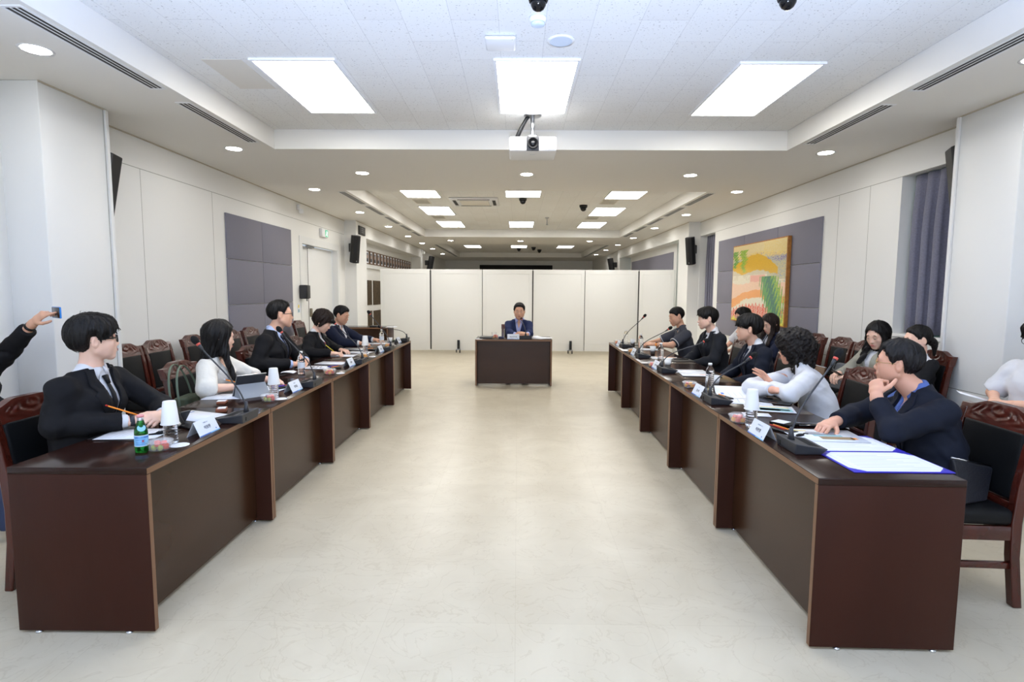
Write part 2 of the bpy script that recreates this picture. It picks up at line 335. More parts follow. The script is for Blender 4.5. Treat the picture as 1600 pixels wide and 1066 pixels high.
# ------------------------------------------------------------------ wall loudspeakers
def speaker(loc, rotz, lab, tilt=.2, gap=.12):
    t = thing('wall_loudspeaker', lab, 'loudspeaker', loc, rotz)     # local +x points into the room
    m = MB(); m.rbox(.0, .125, -.055, .055, -.09, .09, .006); m.build('bracket', 'black_plastic', t)
    m = MB(); m.prism([(gap, -.07), (gap, .07), (gap+.08, .092), (gap+.18, .072), (gap+.205, 0), (gap+.18, -.072), (gap+.08, -.092)], 'z', -.29, .29)
    o = m.build('cabinet', 'black_plastic', t); b = o.modifiers.new('b', 'BEVEL'); b.width = .012; b.segments = 2; o.rotation_euler = (0, tilt, 0)
    g = MB(); g.tube([(gap+.2, 0, -.245), (gap+.208, 0, -.24)], .008, 8); g.build('badge', 'metal', o)
    return t
speaker((-3.74, 4.77, 2.46), 1.25, 'black loudspeaker half hidden behind the near left pilaster')
speaker((-3.62, 12.12, 2.42), -PI/2+.7, 'black loudspeaker on the far left column beside the door')
speaker((3.905, 4.886, 2.54), PI/2, 'black loudspeaker behind the near right pilaster, over the curtain', gap=.03)
speaker((3.82, 12.12, 2.42), -PI/2-.7, 'black loudspeaker on the far right column beside the curtain')
speaker((-3.42, 20.66, 2.52), .6, 'black loudspeaker beyond the left end of the partition')
speaker((3.66, 20.66, 2.48), PI-.6, 'black loudspeaker beyond the right end of the partition')
speaker((-2.9, 27.9, 2.15), -PI/2, 'black loudspeaker on the dark end wall, left of the screen')
speaker((2.9, 27.9, 2.15), -PI/2, 'black loudspeaker on the dark end wall, right of the screen')
tag(MB().rbox(-1.9, 1.75, Y1-.06, Y1-.001, 1.2, 2.78, .01).build('projection_screen', 'black_plastic'), 'wide black screen on the end wall above the partition', 'screen')
# ------------------------------------------------------------------ windows and curtains
def window(n, y0, y1, z0, z1, x):
    m = MB(); f = .05
    for a, b in ((y0, y0+f), (y1-f, y1), ((y0+y1)/2-.02, (y0+y1)/2+.02)): m.box(x, x+.05, a, b, z0, z1)
    m.box(x, x+.05, y0, y1, z0, z0+f); m.box(x, x+.05, y0, y1, z1-f, z1)
    o = struct(m.build('window_%d' % n, 'teal_glass' if n == 2 else 'white_plastic'))
    MB().box(x+.02, x+.026, y0+f, y1-f, z0+f, z1-f).build('pane', 'teal_glass', o)
window(1, 4.6, 5.84, 1.09, 2.70, XR+.25); window(2, 11.22, 12.12, .985, 2.70, XR+.25)
window(4, 12.9, 13.9, 1.0, 2.70, 4.3); window(5, 19.5, 20.15, 1.0, 2.70, 4.3)
def curtain(x, y0, y1, z0, z1, lab, folds, amp=.045):
    n = folds*12; cols = []
    rnd = [random.uniform(.7, 1.25) for _ in range(folds+2)]
    rows = 8; vs = []; fs = []
    for r in range(rows+1):
        z = z1-(z1-z0)*r/rows; g = .35+.65*min(1, r/2.5)
        for i in range(n+1):
            u = i/n; a = rnd[int(u*folds)]*amp*g
            vs.append((x+a*(1-2*abs(math.sin(PI*folds*u))**.8), y0+(y1-y0)*u+.35*a*math.sin(4*PI*folds*u), z))
    for r in range(rows):
        for i in range(n): fs.append((r*(n+1)+i, r*(n+1)+i+1, (r+1)*(n+1)+i+1, (r+1)*(n+1)+i))
    m = MB(); m.add(vs, fs, 0, True); o = m.build('curtain', 'curtain'); s = o.modifiers.new('s', 'SOLIDIFY'); s.thickness = .003
    return tag(o, lab, 'curtain')
curtain(XR+.095, 4.64, 5.80, 1.105, 2.695, 'dark blue grey pleated curtain in the near right window', 7, .052)
curtain(XR+.14, 11.42, 12.1, 1.0, 2.695, 'dark grey curtain beside the far right column', 6, .035)
curtain(4.1, 19.6, 19.95, 1.05, 2.69, 'narrow grey curtain in the last window beyond the partition', 4, .03)
MB_sill = MB(); MB_sill.rbox(XR-.02, XR+.25, 4.61, 5.83, 1.06, 1.092, .004); struct(MB_sill.build('window_1_sill', 'wall_panel'))
# ------------------------------------------------------------------ ceiling lights
def panel_light(x, y0, lab, L=1.2, W=.6, lamp='lamp'):
    t = thing('ceiling_light_panel', lab, 'ceiling light', (x, y0+L/2, CEI))
    m = MB(); a, b = W/2, L/2
    m.box(-a-.02, -a, -b-.02, b+.02, -.016, 0); m.box(a, a+.02, -b-.02, b+.02, -.016, 0); m.box(-a, a, -b-.02, -b, -.016, 0); m.box(-a, a, b, b+.02, -.016, 0)
    m.build('frame', 'white_plastic', t); MB().box(-a, a, -b, b, -.010, -.002).build('diffuser', lamp, t)
for x, n in ((-1.675, 'left'), (.133, 'middle'), (1.955, 'right')): panel_light(x, 4.245+(.05 if x > 1 else 0), '%s of the three big lit ceiling panels nearest the camera' % n)
for y0, n in ((9.08, 'first'), (11.4, 'middle'), (13.8, 'last')):
    panel_light(-1.71, y0, '%s lit panel of the left row in the second ceiling recess' % n); panel_light(1.89, y0+.06, '%s lit panel of the right row in the second ceiling recess' % n)
panel_light(.09, 9.0, 'middle lit ceiling panel just beyond the beam, right above the projector lamp'); panel_light(.09, 13.8, 'middle lit ceiling panel at the end of the second recess')
for x, n in ((-1.73, 'left'), (.05, 'middle'), (1.83, 'right')): panel_light(x, 21.0, '%s of the lit panels in the farthest dark ceiling recess' % n, lamp='lamp_dim')
DL = [(-3.035, 3.6), (-3.035, 6.04), (-2.0, 7.25), (-3.05, 8.43), (-3.06, 10.87), (-3.06, 13.25), (-3.06, 15.6), (-3.06, 17.9), (-3.09, 20.3), (-3.1, 23.1), (.11, 7.29), (2.22, 7.32), (3.3, 3.7), (3.3, 6.13), (3.28, 8.49), (3.29, 11.03), (3.25, 13.35), (3.25, 15.8), (3.25, 18.2), (3.22, 20.5), (3.22, 23.05), (-2.03, 16.9), (.08, 16.95), (2.17, 16.9), (-3.035, 1.2), (3.3, 1.2)]
for i, (x, y) in enumerate(DL):
    if i == 0:
        t0 = thing('downlight', 'round lit recessed downlight in the white soffit', 'downlight', (x, y, SOF), group='recessed downlights')
        m = MB(); m.lathe([(.075, .0), (.095, -.004), (.097, 0)], 24, cap0=False, cap1=False); m.build('trim_ring', 'white_plastic', t0)
        MB().lathe([(.075, -.003), (.0, -.0031)], 20, cap0=False, cap1=False).build('lens', 'lamp_down', t0); o = t0
    else:
        o = copy_tree(t0); o.location = (x, y, SOF)
    side = 'left' if x < -2.5 else 'right' if x > 2.5 else None
    near = ['first', 'second', 'third', 'fourth', 'fifth', 'sixth', 'seventh', 'eighth', 'ninth', 'tenth']
    if side:
        seq = sorted(b for a, b in DL if (a < -2.5 if side == 'left' else a > 2.5)); o['label'] = 'recessed round downlight, %s from the camera along the %s soffit' % (near[seq.index(y)], side)
    else:
        n = 'left' if x < -1 else 'right' if x > 1 else 'middle'
        o['label'] = ('%s round downlight on the beam below the projector' if y < 10 else '%s round downlight on the far beam above the partition') % n
# linear air slots in the soffit
def slot(x, y0, y1, lab):
    t = thing('air_slot', lab, 'air vent', (x, (y0+y1)/2, SOF)); h = (y1-y0)/2
    m = MB(); m.box(-.06, -.045, -h, h, -.004, 0); m.box(.045, .06, -h, h, -.004, 0); m.box(-.045, .045, -h, -h+.02, -.004, 0); m.box(-.045, .045, h-.02, h, -.004, 0); m.build('frame', 'white_plastic', t)
    m = MB(); m.box(-.045, .045, -h+.02, h-.02, -.001, 0); m.build('opening', 'dark_grille', t)
    m = MB()
    for q in (-.02, .012): m.box(q, q+.008, -h+.02, h-.02, -.003, -.001)
    m.build('blade', 'white_plastic', t)
for s, x in (('left', -2.70), ('right', 2.94)):
    slot(x, 3.05, 4.28, 'long linear air slot in the %s soffit nearest the camera' % s); slot(x, 4.57, 5.78, 'linear air slot in the %s soffit level with the projector' % s)
    for i, (a, b) in enumerate([(8.6, 9.85), (10.05, 11.25), (11.5, 12.7), (12.95, 14.1), (14.4, 15.5)]):
        slot(x, a, b, '%s narrow air slot along the %s edge of the second recess' % (near[i], s))
    slot(x, 18.3, 24.8, 'long dark air slot on the %s edge of the farthest recess' % s)
# grilles and cassette of the second recess
for x, y, lab in ((-1.84, 10.8, 'square beige ceiling grille between the first two left panels'), (-1.84, 13.05, 'square beige ceiling grille between the last two left panels'), (1.73, 10.78, 'square beige ceiling grille between the first two right panels'), (1.73, 13.1, 'square beige ceiling grille between the last two right panels')):
    t = thing('ceiling_grille', lab, 'air vent', (x, y, CEI)); MB().rbox(-.15, .15, -.24, .24, -.012, 0, .003).build('frame', 'beige_tile', t)
    m = MB()
    for k in range(9): m.box(-.13, .13, -.2+k*.048, -.19+k*.048, -.014, -.011)
    m.build('slats', 'seam', t)
t = thing('air_conditioner', 'white ceiling cassette air conditioner with dark vents', 'air conditioner', (-.82, 10.75, CEI))
MB().rbox(-.45, .45, -.45, .45, -.035, 0, .012).build('fascia', 'white_plastic', t); MB().rbox(-.27, .27, -.27, .27, -.045, -.03, .01).build('intake_grille', 'beige_tile', t)
for a, b, c, d_ in ((-.3, .3, -.40, -.34), (-.3, .3, .34, .40), (-.40, -.34, -.3, .3), (.34, .40, -.3, .3)): MB().box(a, b, c, d_, -.037, -.034).build('louvre', 'dark_gap', t)
def dome(x, y, r, lab, z=CEI, col='black_plastic'):
    t = thing('dome_camera', lab, 'security camera', (x, y, z))
    MB().lathe([(r, 0), (r, -.35*r), (.92*r, -.6*r)], 24).build('housing', col, t)
    MB().lathe([(.8*r, -.6*r), (.76*r, -.95*r), (.55*r, -1.3*r), (.25*r, -1.5*r), (.0, -1.52*r)], 24, cap1=False).build('dome', 'phone_glass', t)
    return t
dome(.11, 3.36, .058, 'black dome camera on the ceiling right of the white access point'); dome(1.53, 3.33, .06, 'grey based dome camera near the right end of the front ceiling', col='grey_plastic')
dome(.09, 10.42, .07, 'small black dome camera by the middle panel of the second recess'); dome(1.3, 11.2, .08, 'black dome camera beside the right row of panels')
dome(.62, 21.9, .09, 'small black dome camera in the farthest recess, right of the middle panel'); dome(.9, 23.2, .09, 'smaller black dome camera deepest in the farthest recess'); dome(.05, 22.6, .08, 'tiny black dome camera under the middle panel of the farthest recess')
t = thing('smoke_detector', 'round white smoke detector in front of the black dome camera', 'smoke detector', (.117, 3.62, CEI))
MB().lathe([(.055, 0), (.055, -.02), (.047, -.032)], 24).build('base', 'white_plastic', t); MB().lathe([(.043, -.032), (.042, -.045), (.03, -.05), (0, -.051)], 24, cap1=False).build('sensing_chamber', 'lamp_off', t)
t = thing('wireless_access_point', 'white square wireless access point on the front ceiling', 'access point', (-.125, 3.93, CEI)); MB().rbox(-.105, .105, -.105, .105, -.035, 0, .018, seg=3).build('housing', 'white_plastic', t); MB().lathe([(.003, -.0355), (0, -.036)], 8, .08, -.085).build('indicator', 'photo_grey', t)
t = thing('ceiling_speaker', 'round flush ceiling speaker with pale blue grille', 'ceiling speaker', (.285, 3.94, CEI)); MB().lathe([(.095, 0), (.093, -.006), (.078, -.008)], 32, cap1=False).build('rim', 'white_plastic', t); MB().lathe([(.078, -.006), (0, -.0061)], 32, cap1=False, cap0=False).build('grille', 'lamp_off', t)
t = thing('sprinkler', 'small ceiling fixture hanging near the right panels of the second recess', 'sprinkler', (.68, 13.1, CEI)); MB().lathe([(.05, 0), (.045, -.015), (.012, -.02), (.012, -.16), (.03, -.17), (.0, -.175)], 12, cap1=False).build('stem', 'metal', t)
# odd darker ceiling tiles
m = MB(); m.box(-2.36, -2.06, 4.25, 4.85, -.003, -.0005); tag(m.build('ceiling_tile', 'beige_tile', loc=(0, 0, CEI)), 'slightly browner ceiling tile left of the near left light', 'ceiling tile')
# ------------------------------------------------------------------ projector
t = thing('ceiling_projector', 'white projector hanging from the ceiling on a metal pole', 'projector', (.137, 5.55, CEI))
MB().lathe([(.085, 0), (.085, -.008), (.03, -.012)], 28).build('ceiling_plate', 'metal', t); MB().lathe([(.02, -.01), (.02, -.20)], 16).build('pole', 'metal', t)
m = MB(); m.rbox(-.045, .045, -.04, .04, -.235, -.19, .012); m.rbox(-.09, .09, -.06, .06, -.248, -.235, .003); m.build('bracket', 'chrome', t)
b = MB().rbox(-.225, .225, -.20, .20, -.385, -.25, .02, seg=3).build('case', 'white_plastic', t)
MB().rbox(-.06, .058, -.206, -.19, -.384, -.254, .004).build('lens_bezel', 'grey_plastic', t)
ln = MB(); ln.lathe([(.052, 0), (.052, .03), (.044, .032), (.040, .012), (.024, .008)], 28, cap1=False); ln.xf(Matrix.Translation((0, -.205, -.318)) @ Matrix.Rotation(PI/2, 4, 'X')); l = ln.build('lens', 'black_plastic', t)
gl = MB(); gl.lathe([(.034, .008), (.02, .016), (0, .019)], 24, cap1=False); gl.xf(Matrix.Translation((0, -.205, -.318)) @ Matrix.Rotation(PI/2, 4, 'X')); gl.build('lens_glass', 'phone_glass', l)
m = MB()
for k in range(8): m.box(.075, .205, -.2015, -.1985, -.372+k*.0145, -.366+k*.0145)
m.build('vent', 'ink_pale', t)
text('EPSON', .014, 'ink_pale', t, Matrix.Translation((-.13, -.2008, -.315)) @ Matrix.Rotation(PI/2, 4, 'X'))
text('EPSON', .016, 'ink_pale', t, Matrix.Translation((.0, -.06, -.3856)) @ Matrix.Rotation(PI, 4, 'X'))
m = MB(); m.tube([(-.04, .02, -.005), (-.06, .02, -.03), (-.12, .03, -.13), (-.17, .04, -.23), (-.18, .05, -.26)], .018, 10); m.tube([(-.05, .03, -.02), (-.13, .04, -.19), (-.14, .06, -.255)], .006, 8); m.build('cable', 'black_plastic', t)
# ------------------------------------------------------------------ partition
PX = [-3.28, -2.10, -.845, .37, 1.62, 2.90, 3.66]; PY = [13.25, 13.42, 13.40, 13.36, 13.36, 13.30, 12.98]
t = thing('folding_partition', 'tall white folding partition across the hall behind the chairman', 'partition', (0, 13.4, 0))
for i in range(6):
    a = Vector((PX[i], PY[i]-13.4, 0)); b = Vector((PX[i+1], PY[i+1]-13.4, 0)); L = (b-a).length; ang = math.atan2(b.y-a.y, b.x-a.x)
    z0, z1 = .055, 2.015; g = .012 if i % 2 else .004
    m = MB(); m.rbox(.006, L-.006, 0, .045, z0, z1, .004); p = m.build('panel', 'partition', t, a, ang)
    m = MB(); k = .085; e = .008
    for q0, q1, h0, h1 in ((k, L-k, z1-.1-e, z1-.1), (k, L-k, z0+.185, z0+.185+e), (k, k+e, z0+.185, z1-.1), (L-k-e, L-k, z0+.185, z1-.1)): m.box(q0, q1, -.006, .001, h0, h1)
    m.build('moulding', 'partition', p)
for i in (1, 2, 3, 4, 5):
    wd = {1: .035, 2: .008, 3: .03, 4: .008, 5: .04}[i]
    MB().box(-wd/2, wd/2, -.004, .03, .08, 1.99).build('hinge_strip', 'dark_gap', t, (PX[i], PY[i]-13.4, 0))
for x, i in ((-1.42, 1), (1.29, 3)):
    y = PY[i]-13.4-.02
    c = MB().rbox(-.03, .03, -.06, -.02, .09, .31, .004).build('caster_bracket', 'black_plastic', t, (x, y, 0))
    for s in (-1, 1):
        mm = MB(); mm.lathe([(.036, -.012), (.04, -.008), (.04, .008), (.036, .012)], 16); mm.xf(Matrix.Translation((s*.045-.01, -.05-.03*s, .04)) @ Matrix.Rotation(PI/2, 4, 'Y') ); mm.build('wheel', 'dark_grille', c)
    MB().box(-.05, .05, -.10, .0, .075, .095).build('fork', 'metal', c)
# ------------------------------------------------------------------ portraits and bark pictures in the niche
for k in range(16):
    y = 14.25+k*.375
    if k == 0:
        pt = thing('portrait_frame', '', 'portrait', (-3.85, y, 2.17), group='portraits in the niche behind the partition')
        m = MB(); m.box(0, .02, -.15, -.125, 0, .34); m.box(0, .02, .125, .15, 0, .34); m.box(0, .02, -.125, .125, 0, .025); m.box(0, .02, -.125, .125, .315, .34); m.build('frame', 'frame_wood', pt)
        MB().box(0, .008, -.125, .125, .025, .315).build('mount', 'paper', pt)
        q = MB(); q.box(.008, .009, -.085, .085, .06, .28); q.build('photograph', 'photo_grey', pt)
        q = MB(); q.prism([(-.075, .062), (.075, .062), (.06, .13), (.02, .15), (-.02, .15), (-.06, .13)], 'x', .009, .010); q.build('suit', 'photo_dark', pt)
        MB().ball((.01, 0, .19), .04, sx=.03, sz=1.25).build('face', 'photo_skin', pt); o = pt
    else: o = copy_tree(pt); o.location = (-3.85, y, 2.17)
    o['label'] = '%s framed portrait from the column in the row above the partition' % (['nearest', 'second', 'third', 'fourth', 'fifth', 'sixth', 'seventh', 'eighth', 'ninth', 'tenth', 'eleventh', 'twelfth', 'thirteenth', 'fourteenth', 'fifteenth', 'farthest'][k])
tag(MB().rbox(0, .07, 0, 6.2, 0, .03, .004).build('picture_ledge', 'wall_panel', loc=(-3.85, 13.95, 2.06)), 'long white ledge under the row of portraits', 'shelf')
for y0, y1, z0, z1, lab in ((14.17, 14.61, 1.12, 1.757, 'narrow dark textured wall picture, upper left of the four'), (14.77, 15.94, 1.11, 1.757, 'wide dark textured wall picture, upper right of the four'), (14.17, 14.61, .50, .965, 'narrow dark textured wall picture, lower left of the four'), (14.77, 15.94, .50, .955, 'wide dark textured wall picture, lower right of the four')):
    tag(MB().rbox(0, .02, 0, y1-y0, 0, z1-z0, .003).build('wall_picture', 'bark_art', loc=(-3.85, y0, z0)), lab, 'picture')
# ================================================================== desks
TOP = .749; DL_ = 1.212
def desk_proto(label):
    t = thing('conference_desk', label, 'desk'); L = DL_; e = .028
    for y0, y1 in ((.001, e), (L-e, L-.001)):
        o = MB().rbox(-.6, 0, y0, y1, .012, TOP-.0305, .002).build('side_panel', 'laminate', t)
        MB().box(-.0005, .0006, y0+.002, y1-.002, .014, TOP-.031).build('edge_band', 'edge_band', o)
        for x in (-.52, -.12): MB().lathe([(.016, 0), (.016, .006), (.009, .008), (.009, .013)], 12, x, (y0+y1)/2+(.02 if y0 < .1 else -.02)*0).build('levelling_foot', 'chrome', o)
    o = MB().rbox(-.6, 0, .001, L-.001, TOP-.03, TOP, .002).build('worktop', 'laminate_top', t)
    MB().box(-.0005, .0006, .004, L-.004, TOP-.028, TOP-.003).build('edge_band', 'edge_band', o)
    MB().box(-.118, -.10, e, L-e, .03, TOP-.03).build('modesty_panel', 'laminate_front', t)
    return t
LX, LY, LA = -1.583, 2.291, -.005
RX, RY, RA = 1.251, 2.237, .0214
dk = None
ORD = ['nearest', 'second', 'third', 'fourth', 'farthest']
for i in range(5):
    lab = 'dark brown conference desk, %s from the camera in the left row' % ORD[i]
    if dk is None: dk = desk_proto(lab); o = dk
    else: o = copy_tree(dk)
    o['label'] = lab; o['group'] = 'conference desks'
    o.location = (LX+math.sin(LA)*DL_*i, LY+math.cos(LA)*DL_*i, 0); o.rotation_euler = (0, 0, -LA)
for i in range(5):
    o = copy_tree(dk); o['label'] = 'dark brown conference desk, %s from the camera in the right row' % ORD[i]
    o.location = (RX+math.sin(RA)*DL_*(i+1), RY+math.cos(RA)*DL_*(i+1), 0); o.rotation_euler = (0, 0, PI-RA)
o = copy_tree(dk); o['label'] = 'single dark brown desk of the chairman in the middle, facing the camera'; o.location = (-.66, 8.653, 0); o.rotation_euler = (0, 0, -PI/2)
o = copy_tree(dk); o['label'] = 'dark brown desk standing crosswise behind the far end of the left row'; o.location = (-3.72, 11.2, 0); o.rotation_euler = (0, 0, -PI/2); o.scale = (.9, .9, 1)
# ================================================================== chairs
def chair_proto():
    t = thing('conference_chair', 'wooden chair with black leather and carved top rail', 'chair', group='carved wooden chairs')
    W = .245
    for s in (-1, 1):       # rear legs run up into the back
        m = MB(); P = [(-.235, .0), (-.205, .25), (-.20, .42), (-.215, .60), (-.245, .78), (-.275, .90)]
        w_ = [.042, .044, .05, .05, .046, .042]
        y0, y1 = (W-.045, W) if s > 0 else (-W, -W+.045)
        for k in range(len(P)-1):
            (xa, za), (xb, zb) = P[k], P[k+1]; a, b = w_[k]/2, w_[k+1]/2
            m.add([(xa-a, y0, za), (xa+a, y0, za), (xa+a, y1, za), (xa-a, y1, za), (xb-b, y0, zb), (xb+b, y0, zb), (xb+b, y1, zb), (xb-b, y1, zb)], [(0, 1, 5, 4), (1, 2, 6, 5), (2, 3, 7, 6), (3, 0, 4, 7)]+([(3, 2, 1, 0)] if k == 0 else [])+([(4, 5, 6, 7)] if k == len(P)-2 else []), 0)
        o = m.build('rear_leg', 'mahogany', t); b = o.modifiers.new('b', 'BEVEL'); b.width = .006; b.segments = 2
        y0, y1 = (W-.043, W-.003) if s > 0 else (-W+.003, -W+.043)
        m = MB(); m.add([(.185, y0+.006, 0), (.22, y0+.006, 0), (.22, y1-.004, 0), (.185, y1-.004, 0), (.178, y0, .40), (.224, y0, .40), (.224, y1, .40), (.178, y1, .40)], [(3, 2, 1, 0), (4, 5, 6, 7), (0, 1, 5, 4), (1, 2, 6, 5), (2, 3, 7, 6), (3, 0, 4, 7)])
        o = m.build('front_leg', 'mahogany', t); b = o.modifiers.new('b', 'BEVEL'); b.width = .006; b.segments = 2
        MB().rbox(-.21, .20, (W-.035 if s > 0 else -W+.012), (W-.012 if s > 0 else -W+.035), .19, .222, .004).build('stretcher', 'mahogany', t)
    m = MB(); m.rbox(-.20, .20, -W+.004, -W+.026, .335, .405, .003); m.rbox(-.20, .20, W-.026, W-.004, .335, .405, .003); m.rbox(.195, .215, -W+.02, W-.02, .335, .405, .003); m.rbox(-.215, -.195, -W+.02, W-.02, .335, .405, .003)
    m.build('seat_rail', 'mahogany', t)
    m = MB(); m.rbox(-.195, .232, -W+.004, W-.004, .405, .485, .028, seg=4); m.build('seat', 'leather', t)
    # leather back pad inside the frame
    m = MB(); m.rbox(-.022, .026, -W+.05, W-.05, .0, .335, .02, seg=4); o = m.build('backrest', 'leather', t, (-.212, 0, .515)); o.rotation_euler = (0, -.155, 0)
    MB().rbox(-.222, -.188, -W+.03, W-.03, .475, .512, .005).build('lower_rail', 'mahogany', t)
    # carved top rail: serpentine crest, relief on the front
    nu, nv = 64, 14; vs = []; fs = []
    for side in (1, -1):
        for j in range(nv+1):
            for i in range(nu+1):
                u = -1+2*i/nu; v = j/nv
                q = min(1, max(0, (.8-abs(u))/.5)); crest = .918+.034*q*q*(3-2*q); z = .838+(crest-.838)*v
                x = -.262-.30*(z-.84)
                rel = 0
                if side > 0 and abs(u) < .72 and .15 < v < .9:
                    mask = min(1, (.72-abs(u))*6)*min(1, (v-.15)*6)*min(1, (.9-v)*6)
                    rel = mask*(.0055*math.sin(21*abs(u)+3.2*math.sin(7*v+3*abs(u)))*math.cos(8*v-4*abs(u))-.002)
                vs.append((x+side*.021+(rel if side > 0 else 0), u*(W+.004), z))
    N = (nu+1)*(nv+1)
    for sd in range(2):
        for j in range(nv):
            for i in range(nu):
                a = sd*N+j*(nu+1)+i; fs.append((a, a+1, a+nu+2, a+nu+1))
    for i in range(nu):
        fs.append((i, i+1, N+i+1, N+i)); a = nv*(nu+1)+i; fs.append((a, a+1, N+a+1, N+a))
    for j in range(nv):
        a = j*(nu+1); fs.append((a, a+nu+1, N+a+nu+1, N+a)); a += nu; fs.append((a, a+nu+1, N+a+nu+1, N+a))
    m = MB(); m.add(vs, fs, 0, True); o = m.build('top_rail', 'mahogany_carved', t)
    e = o.modifiers.new('e', 'EDGE_SPLIT'); e.split_angle = 1.0
    return t
ch0 = None
def chair(x, y, yaw, label, sz=1, sy=1):
    global ch0
    if ch0 is None: ch0 = chair_proto(); o = ch0
    else: o = copy_tree(ch0)
    o.location = (x, y, 0); o.rotation_euler = (0, 0, math.radians(yaw)); o['label'] = label; o.scale = (1, sy, sz); return o
chair(-2.30, 2.86, 0, 'carved wooden chair under the man with the black tie, nearest on the left')
chair(-2.36, 4.28, 4, 'carved wooden chair holding the green handled bag, under the woman in white')
chair(-2.40, 5.50, 0, 'carved wooden chair behind the man in glasses at the third left desk')
chair(-2.42, 6.62, 0, 'carved wooden chair under the woman in black writing with a yellow pen')
chair(-2.50, 7.78, 0, 'carved wooden chair under the man in the navy jacket, last on the left')
chair(2.20, 2.82, 177, 'carved wooden chair in the right foreground with the quilted pouch on its seat')
chair(2.34, 4.16, 176, 'carved wooden chair behind the curly haired person in the white shirt')
chair(2.40, 5.48, 172, 'carved wooden chair behind the young man in the navy suit')
chair(2.44, 6.72, 175, 'carved wooden chair behind the man in the dark open suit')
chair(2.46, 7.74, 180, 'carved wooden chair under the man in the grey polo shirt')
chair(-.03, 9.52, -90, 'chair of the chairman at the middle desk')
for y, lab in ((4.98, 'empty chair along the left wall, just past the near pilaster'), (5.42, 'empty chair along the left wall, second past the near pilaster'), (6.045, 'empty chair along the left wall, third past the near pilaster'), (6.85, 'empty chair at the left wall below the near edge of the acoustic panel'), (7.35, 'empty chair at the left wall right in front of the acoustic panel'), (9.0, 'empty chair at the left wall just before the white door')):
    chair(-3.30, y, 0, lab, 1.06, .84)
for x, y, lab in ((3.38, 8.25, 'chair under the woman in white sitting below the painting'), (3.40, 7.32, 'chair under the woman in navy with the lanyard'), (3.43, 6.86, 'empty chair along the right wall at the end of the acoustic panel'), (3.43, 6.31, 'empty chair along the right wall, second past the acoustic panel'), (3.43, 5.86, 'chair along the right wall holding the grey felt bag'), (3.43, 5.34, 'chair under the woman looking at her phone, near the curtained window'), (3.43, 4.90, 'chair under the woman with the ponytail'), (3.42, 3.86, 'chair under the person in the white top at the right picture edge')):
    chair(x, y, 180, lab, 1.06, .84)
chair(-3.42, 3.42, 8, 'chair under the person who photographs with a phone at the left picture edge')
# ================================================================== people: signed-distance bodies turned into meshes
def _axis(lo, hi, fine, h0, h1):
    xs = [lo]
    while xs[-1] < hi:
        x = xs[-1]; h = h0
        for a, b in fine:
            if a-h0 <= x <= b: h = h1
        xs.append(x+h)
    return np.array(xs)
class Field:
    def __init__(s, lo, hi, h, fine=(), hf=None):
        hf = hf or h
        s.ax = [_axis(lo[i], hi[i], [(f[0][i], f[1][i]) for f in fine], h, hf) for i in range(3)]
        s.D = np.full([len(a) for a in s.ax], .2, np.float32)
    def sl(s, lo, hi):
        r = []
        for i in range(3):
            a = np.searchsorted(s.ax[i], lo[i]); b = np.searchsorted(s.ax[i], hi[i])
            if b <= a: return None
            r.append(slice(max(0, a-1), b+1))
        return tuple(r)
    def pts(s, r): return [s.ax[i][r[i]].reshape([-1 if j == i else 1 for j in range(3)]) for i in range(3)]
    def add(s, prim, k=.02, infl=0.0, mode='add'):
        lo, hi = prim.box(infl+k+.012); r = s.sl(lo, hi)
        if r is None: return
        d = prim.ev(*s.pts(r))-infl; A = s.D[r]
        if mode == 'add': s.D[r] = smin(A, d, k)
        elif mode == 'sub': s.D[r] = -smin(-A, d, k)
    def mesh(s):
        D = s.D; neg = D < 0; ax = s.ax
        c = np.zeros([n-1 for n in D.shape], np.int16); S = np.zeros(c.shape+(3,), np.float32); cnt = np.zeros(c.shape, np.float32)
        edges = []
        for i in range(3):
            sa = [slice(None)]*3; sb = [slice(None)]*3; sa[i] = slice(0, -1); sb[i] = slice(1, None); sa, sb = tuple(sa), tuple(sb)
            ch = neg[sa] != neg[sb]; idx = np.argwhere(ch)
            if len(idx) == 0: edges.append((idx, None)); continue
            va = D[sa][ch]; vb = D[sb][ch]; t = va/(va-vb)
            P = np.stack([ax[j][idx[:, j]] for j in range(3)], 1).astype(np.float32)
            P[:, i] += t*(ax[i][idx[:, i]+1]-ax[i][idx[:, i]])
            o = [j for j in range(3) if j != i]
            for da in (0, 1):
                for db in (0, 1):
                    q = idx.copy(); q[:, o[0]] -= da; q[:, o[1]] -= db
                    ok = (q >= 0).all(1) & (q < np.array(c.shape)).all(1)
                    np.add.at(S, tuple(q[ok].T), P[ok]); np.add.at(cnt, tuple(q[ok].T), 1)
            edges.append((idx, neg[sa][ch]))
        act = np.argwhere(cnt > 0); vid = np.full(cnt.shape, -1, np.int32); vid[tuple(act.T)] = np.arange(len(act))
        V = S[tuple(act.T)]/cnt[tuple(act.T)][:, None]; F = []
        for i in range(3):
            idx, inside = edges[i]
            if inside is None: continue
            o = [(i+1) % 3, (i+2) % 3]; ok = (idx[:, o[0]] > 0) & (idx[:, o[1]] > 0) & (idx[:, o[0]] < c.shape[o[0]]) & (idx[:, o[1]] < c.shape[o[1]])
            idx = idx[ok]; inside = inside[ok]; q = []
            for da, db in ((1, 1), (0, 1), (0, 0), (1, 0)):
                p = idx.copy(); p[:, o[0]] -= da; p[:, o[1]] -= db; q.append(vid[tuple(p.T)])
            q = np.stack(q, 1); q[~inside] = q[~inside][:, ::-1]; F.append(q)
        return V, np.concatenate(F) if F else np.zeros((0, 4), int)
def smin(a, b, k):
    if k <= 0: return np.minimum(a, b)
    h = np.clip(.5+.5*(b-a)/k, 0, 1); return b+(a-b)*h-k*h*(1-h)
def V3(*a): return np.array(a, float)
